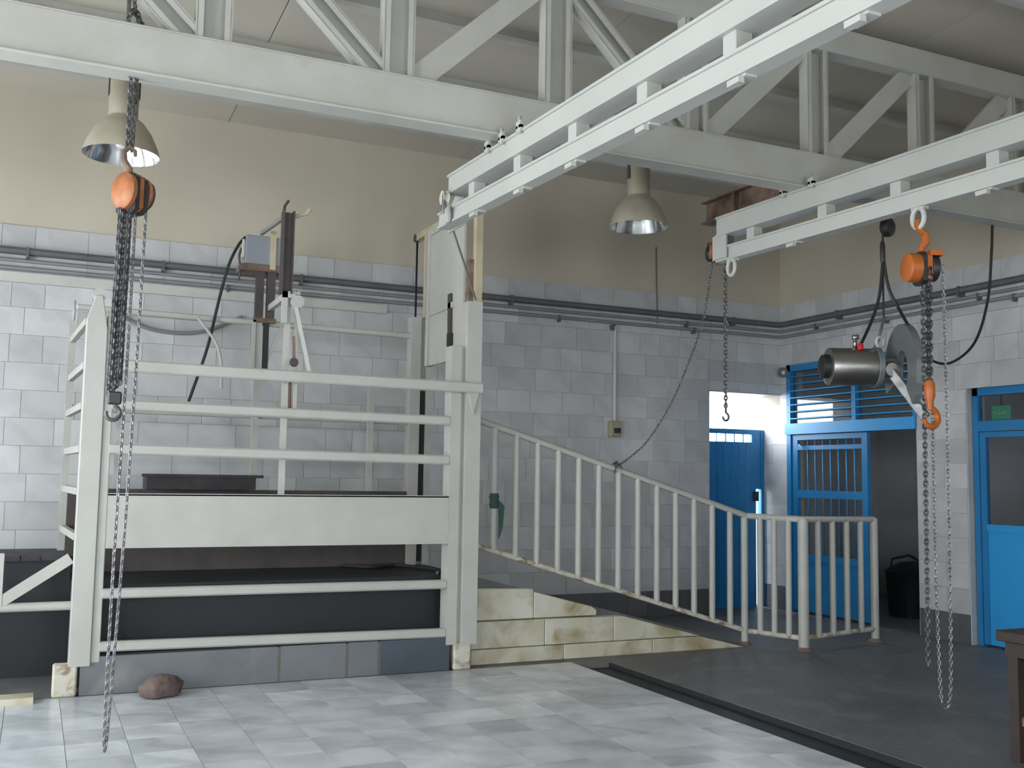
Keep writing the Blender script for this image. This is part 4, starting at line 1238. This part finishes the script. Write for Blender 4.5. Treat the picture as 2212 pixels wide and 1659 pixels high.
# ---- raised dark platform inside and left of the box
pf = MB()
pf.box(0.30, 3.36, 8.05, 9.55, 0, 0.72)
tag(pf.build('platform', 'drain'), 'dark wet platform floor inside the stunning box', 'platform', kind='structure')
rc = MB()
rc.box(XL, 0.298, 8.60, 9.90, 0, 0.86)
tag(rc.build('race_wall', 'drain'), 'dark low cattle race wall left of the stunning box', 'wall', kind='structure')
mt_ = MB()
mt_.box(XL + 0.01, 0.088, 8.57, 8.99, 0.861, 0.872)
for k in range(26):
    xx = XL + k * 0.138
    mt_.box(xx, xx + 0.13, 8.56, 9.0, 0.862, 0.888 + 0.02 * random.random())
tag(mt_.build('rubber_mat', 'maroon'), 'ragged maroon rubber mat on the race wall at far left', 'mat')

# ---- white pipe barrier left of the box
pb = empty('pipe_barrier', (-0.6, 7.9, 0))
tag(pb, 'white pipe barrier with diagonal brace at the left edge', 'barrier')
MB().tube([(-1.6, 7.9, 0.60), (0.29, 7.9, 0.60)], 0.032, 10).build('rail', 'white', pb)
MB().bar((-0.22, 7.9, 0.60), (0.27, 7.9, 0.93), 0.05, 0.075).build('brace', 'white', pb)
MB().box(-0.22, -0.15, 7.87, 7.93, 0.60, 0.97).build('post', 'white', pb)
MB().tube([(-1.5, 7.9, 0.0), (-1.5, 7.9, 1.0)], 0.035, 10).build('post', 'white', pb)

# ================================================================== RAMP
RX0, RX1, RZ = 3.37, 6.22, 0.72
rp_ = MB().prism([(RX0, 0.0), (RX1, 0.0), (RX0, RZ)], 'y', 8.00, 9.45)
ramp = rp_.build('ramp', 'concrete')
tag(ramp, 'dark concrete ramp rising to the gate of the box', 'ramp', kind='structure')
def slab(poly, y0, nm='marble_slab'):
    MB().prism(poly, 'y', y0, 7.998).build(nm, 'stained_marble', ramp, bevel=0.006)
slab([(3.34, 0.352), (3.93, 0.352), (3.93, 0.60), (3.34, 0.62)], 7.92)
slab([(3.935, 0.352), (4.55, 0.352), (4.55, 0.40), (4.50, 0.43), (3.935, 0.575)], 7.92)
slab([(3.34, 0.128), (4.02, 0.128), (4.02, 0.346), (3.34, 0.346)], 7.88)
slab([(4.025, 0.128), (4.70, 0.128), (4.70, 0.34), (4.025, 0.346)], 7.88)
slab([(4.705, 0.128), (5.62, 0.128), (4.80, 0.34), (4.705, 0.34)], 7.88)
slab([(3.34, 0.0), (4.20, 0.0), (4.20, 0.123), (3.34, 0.123)], 7.87)
slab([(4.205, 0.0), (5.10, 0.0), (5.10, 0.123), (4.205, 0.123)], 7.87)
slab([(5.105, 0.0), (6.12, 0.0), (5.62, 0.123), (5.105, 0.123)], 7.87)

# ---- ramp railing
rr = empty('ramp_railing', (5.0, 7.95, 0))
tag(rr, 'white steel railing running down the ramp and round its foot', 'railing')
YR = 8.0
def ztop(x): return 2.035 - (x - 3.40) * (2.035 - 1.215) / (6.24 - 3.40)
def zbot(x): return 0.975 - (x - 3.40) * (0.975 - 0.125) / (6.24 - 3.40)
K0, K1, K2 = (6.24, YR), (6.53, 7.53), (7.59, 7.72)
MB().tube([(3.36, YR, ztop(3.36)), (K0[0], YR, 1.215), (K1[0], K1[1], 1.20), (K2[0], K2[1], 1.19)], 0.030, 10).build('top_rail', 'white', rr)
MB().tube([(3.36, YR, zbot(3.36)), (K0[0], YR, 0.125), (K1[0], K1[1], 0.11), (K2[0], K2[1], 0.12)], 0.024, 10).build('bottom_rail', 'white_worn', rr)
for k in range(13):
    xx = 3.58 + k * (6.05 - 3.58) / 12
    MB().tube([(xx, YR, zbot(xx)), (xx, YR, ztop(xx))], 0.029, 10).build('baluster', 'white', rr)
for (xx, yy, r) in ((6.22, 8.0, 0.034), (6.53, 7.53, 0.05), (7.59, 7.72, 0.04)):
    m = MB().tube([(xx, yy, 0.0), (xx, yy, 1.20)], r, 12); m.build('post', 'white', rr)
    MB().lathe([(0.0, 0.0), (r + 0.03, 0.0), (r + 0.025, 0.012), (r, 0.03)], (xx, yy, 0.0), n=12).build('foot', 'rust', rr)
for k in (1, 2, 3):
    f = k / 4
    xx, yy = K0[0] + (K1[0] - K0[0]) * f, K0[1] + (K1[1] - K0[1]) * f
    MB().tube([(xx, yy, 0.12), (xx, yy, 1.20)], 0.029, 10).build('baluster', 'white', rr)
for k in range(1, 5):
    f = k / 5
    xx, yy = K1[0] + (K2[0] - K1[0]) * f, K1[1] + (K2[1] - K1[1]) * f
    MB().tube([(xx, yy, 0.12), (xx, yy, 1.20)], 0.029, 10).build('baluster', 'white', rr)

rg = empty('green_rag', (3.58, 7.96, 1.2))
tag(rg, 'dull green rag knotted round the first railing baluster', 'rag')
MB().lathe([(0.032, 0.0), (0.042, 0.03), (0.036, 0.07), (0.045, 0.10), (0.034, 0.13)], (3.58, 8.0, 1.28), n=10).build('knot', 'green_cloth', rg)
MB().prism([(3.60, 1.36), (3.66, 1.30), (3.645, 1.12), (3.61, 1.02), (3.605, 1.2)], 'y', 7.955, 7.965).build('tail', 'green_cloth', rg)

# ================================================================== LOOSE THINGS
st = MB()
prof = []
bm_ = bmesh.new()
bmesh.ops.create_icosphere(bm_, subdivisions=3, radius=1.0)
rs = random.Random(11)
for v in bm_.verts:
    k = 1 + 0.09 * math.sin(7 * v.co.x + 2) * math.cos(5 * v.co.y) + 0.06 * math.sin(9 * v.co.z)
    v.co = Vector((v.co.x * 0.155 * k, v.co.y * 0.10 * k, max(-0.062, v.co.z * 0.085 * k)))
me = bpy.data.meshes.new('stone')
bm_.to_mesh(me); bm_.free()
for p in me.polygons: p.use_smooth = True
me.materials.append(MT['stone'])
so = bpy.data.objects.new('stone', me); COL.objects.link(so)
so.location = (0.88, 7.55, 0.062); so.rotation_euler = (0, 0, 0.4)
tag(so, 'brown stone lying on the tiles in front of the kerb', 'stone')

tb = empty('side_table', (5.5, 3.8, 0))
tag(tb, 'dark brown wooden table at the right edge', 'table')
MB().box(5.06, 6.0, 3.42, 4.22, 0.66, 0.72).build('table_top', 'wood', tb, bevel=0.006)
MB().box(5.09, 5.97, 3.46, 4.18, 0.58, 0.66).build('apron', 'wood', tb)
for (xx, yy) in ((5.12, 4.13), (5.92, 4.13), (5.12, 3.50), (5.92, 3.50)):
    MB().box(xx - 0.032, xx + 0.032, yy - 0.032, yy + 0.032, 0, 0.58).build('leg', 'wood', tb)
MB().box(5.11, 5.13, 3.53, 4.10, 0.20, 0.25).build('stretcher', 'rust', tb)

bl = empty('corridor_bin', (9.45, 9.05, 0))
tag(bl, 'dark rubber bin standing in the corridor behind the barred leaf', 'bin')
MB().lathe([(0.0, 0.0), (0.27, 0.0), (0.31, 0.5), (0.32, 0.52), (0.29, 0.54), (0.15, 0.62), (0.0, 0.64)], (9.45, 9.0, 0), n=24).build('drum', 'rubber', bl)
MB().tube([(9.2, 9.1, 0.55), (9.25, 9.12, 0.66), (9.5, 9.1, 0.7), (9.68, 9.0, 0.58)], 0.015, 8).build('handle', 'black_steel', bl)

fh = MB().tube(curve_pts([(2.55, 9.0, 0.735), (2.75, 8.75, 0.738), (3.0, 8.85, 0.74), (3.15, 8.55, 0.74), (3.22, 8.25, 0.738), (3.12, 8.12, 0.738)], 8), 0.016, 8)
tag(fh.build('floor_hose', 'rubber'), 'black hose lying on the platform inside the stunning box', 'hose')
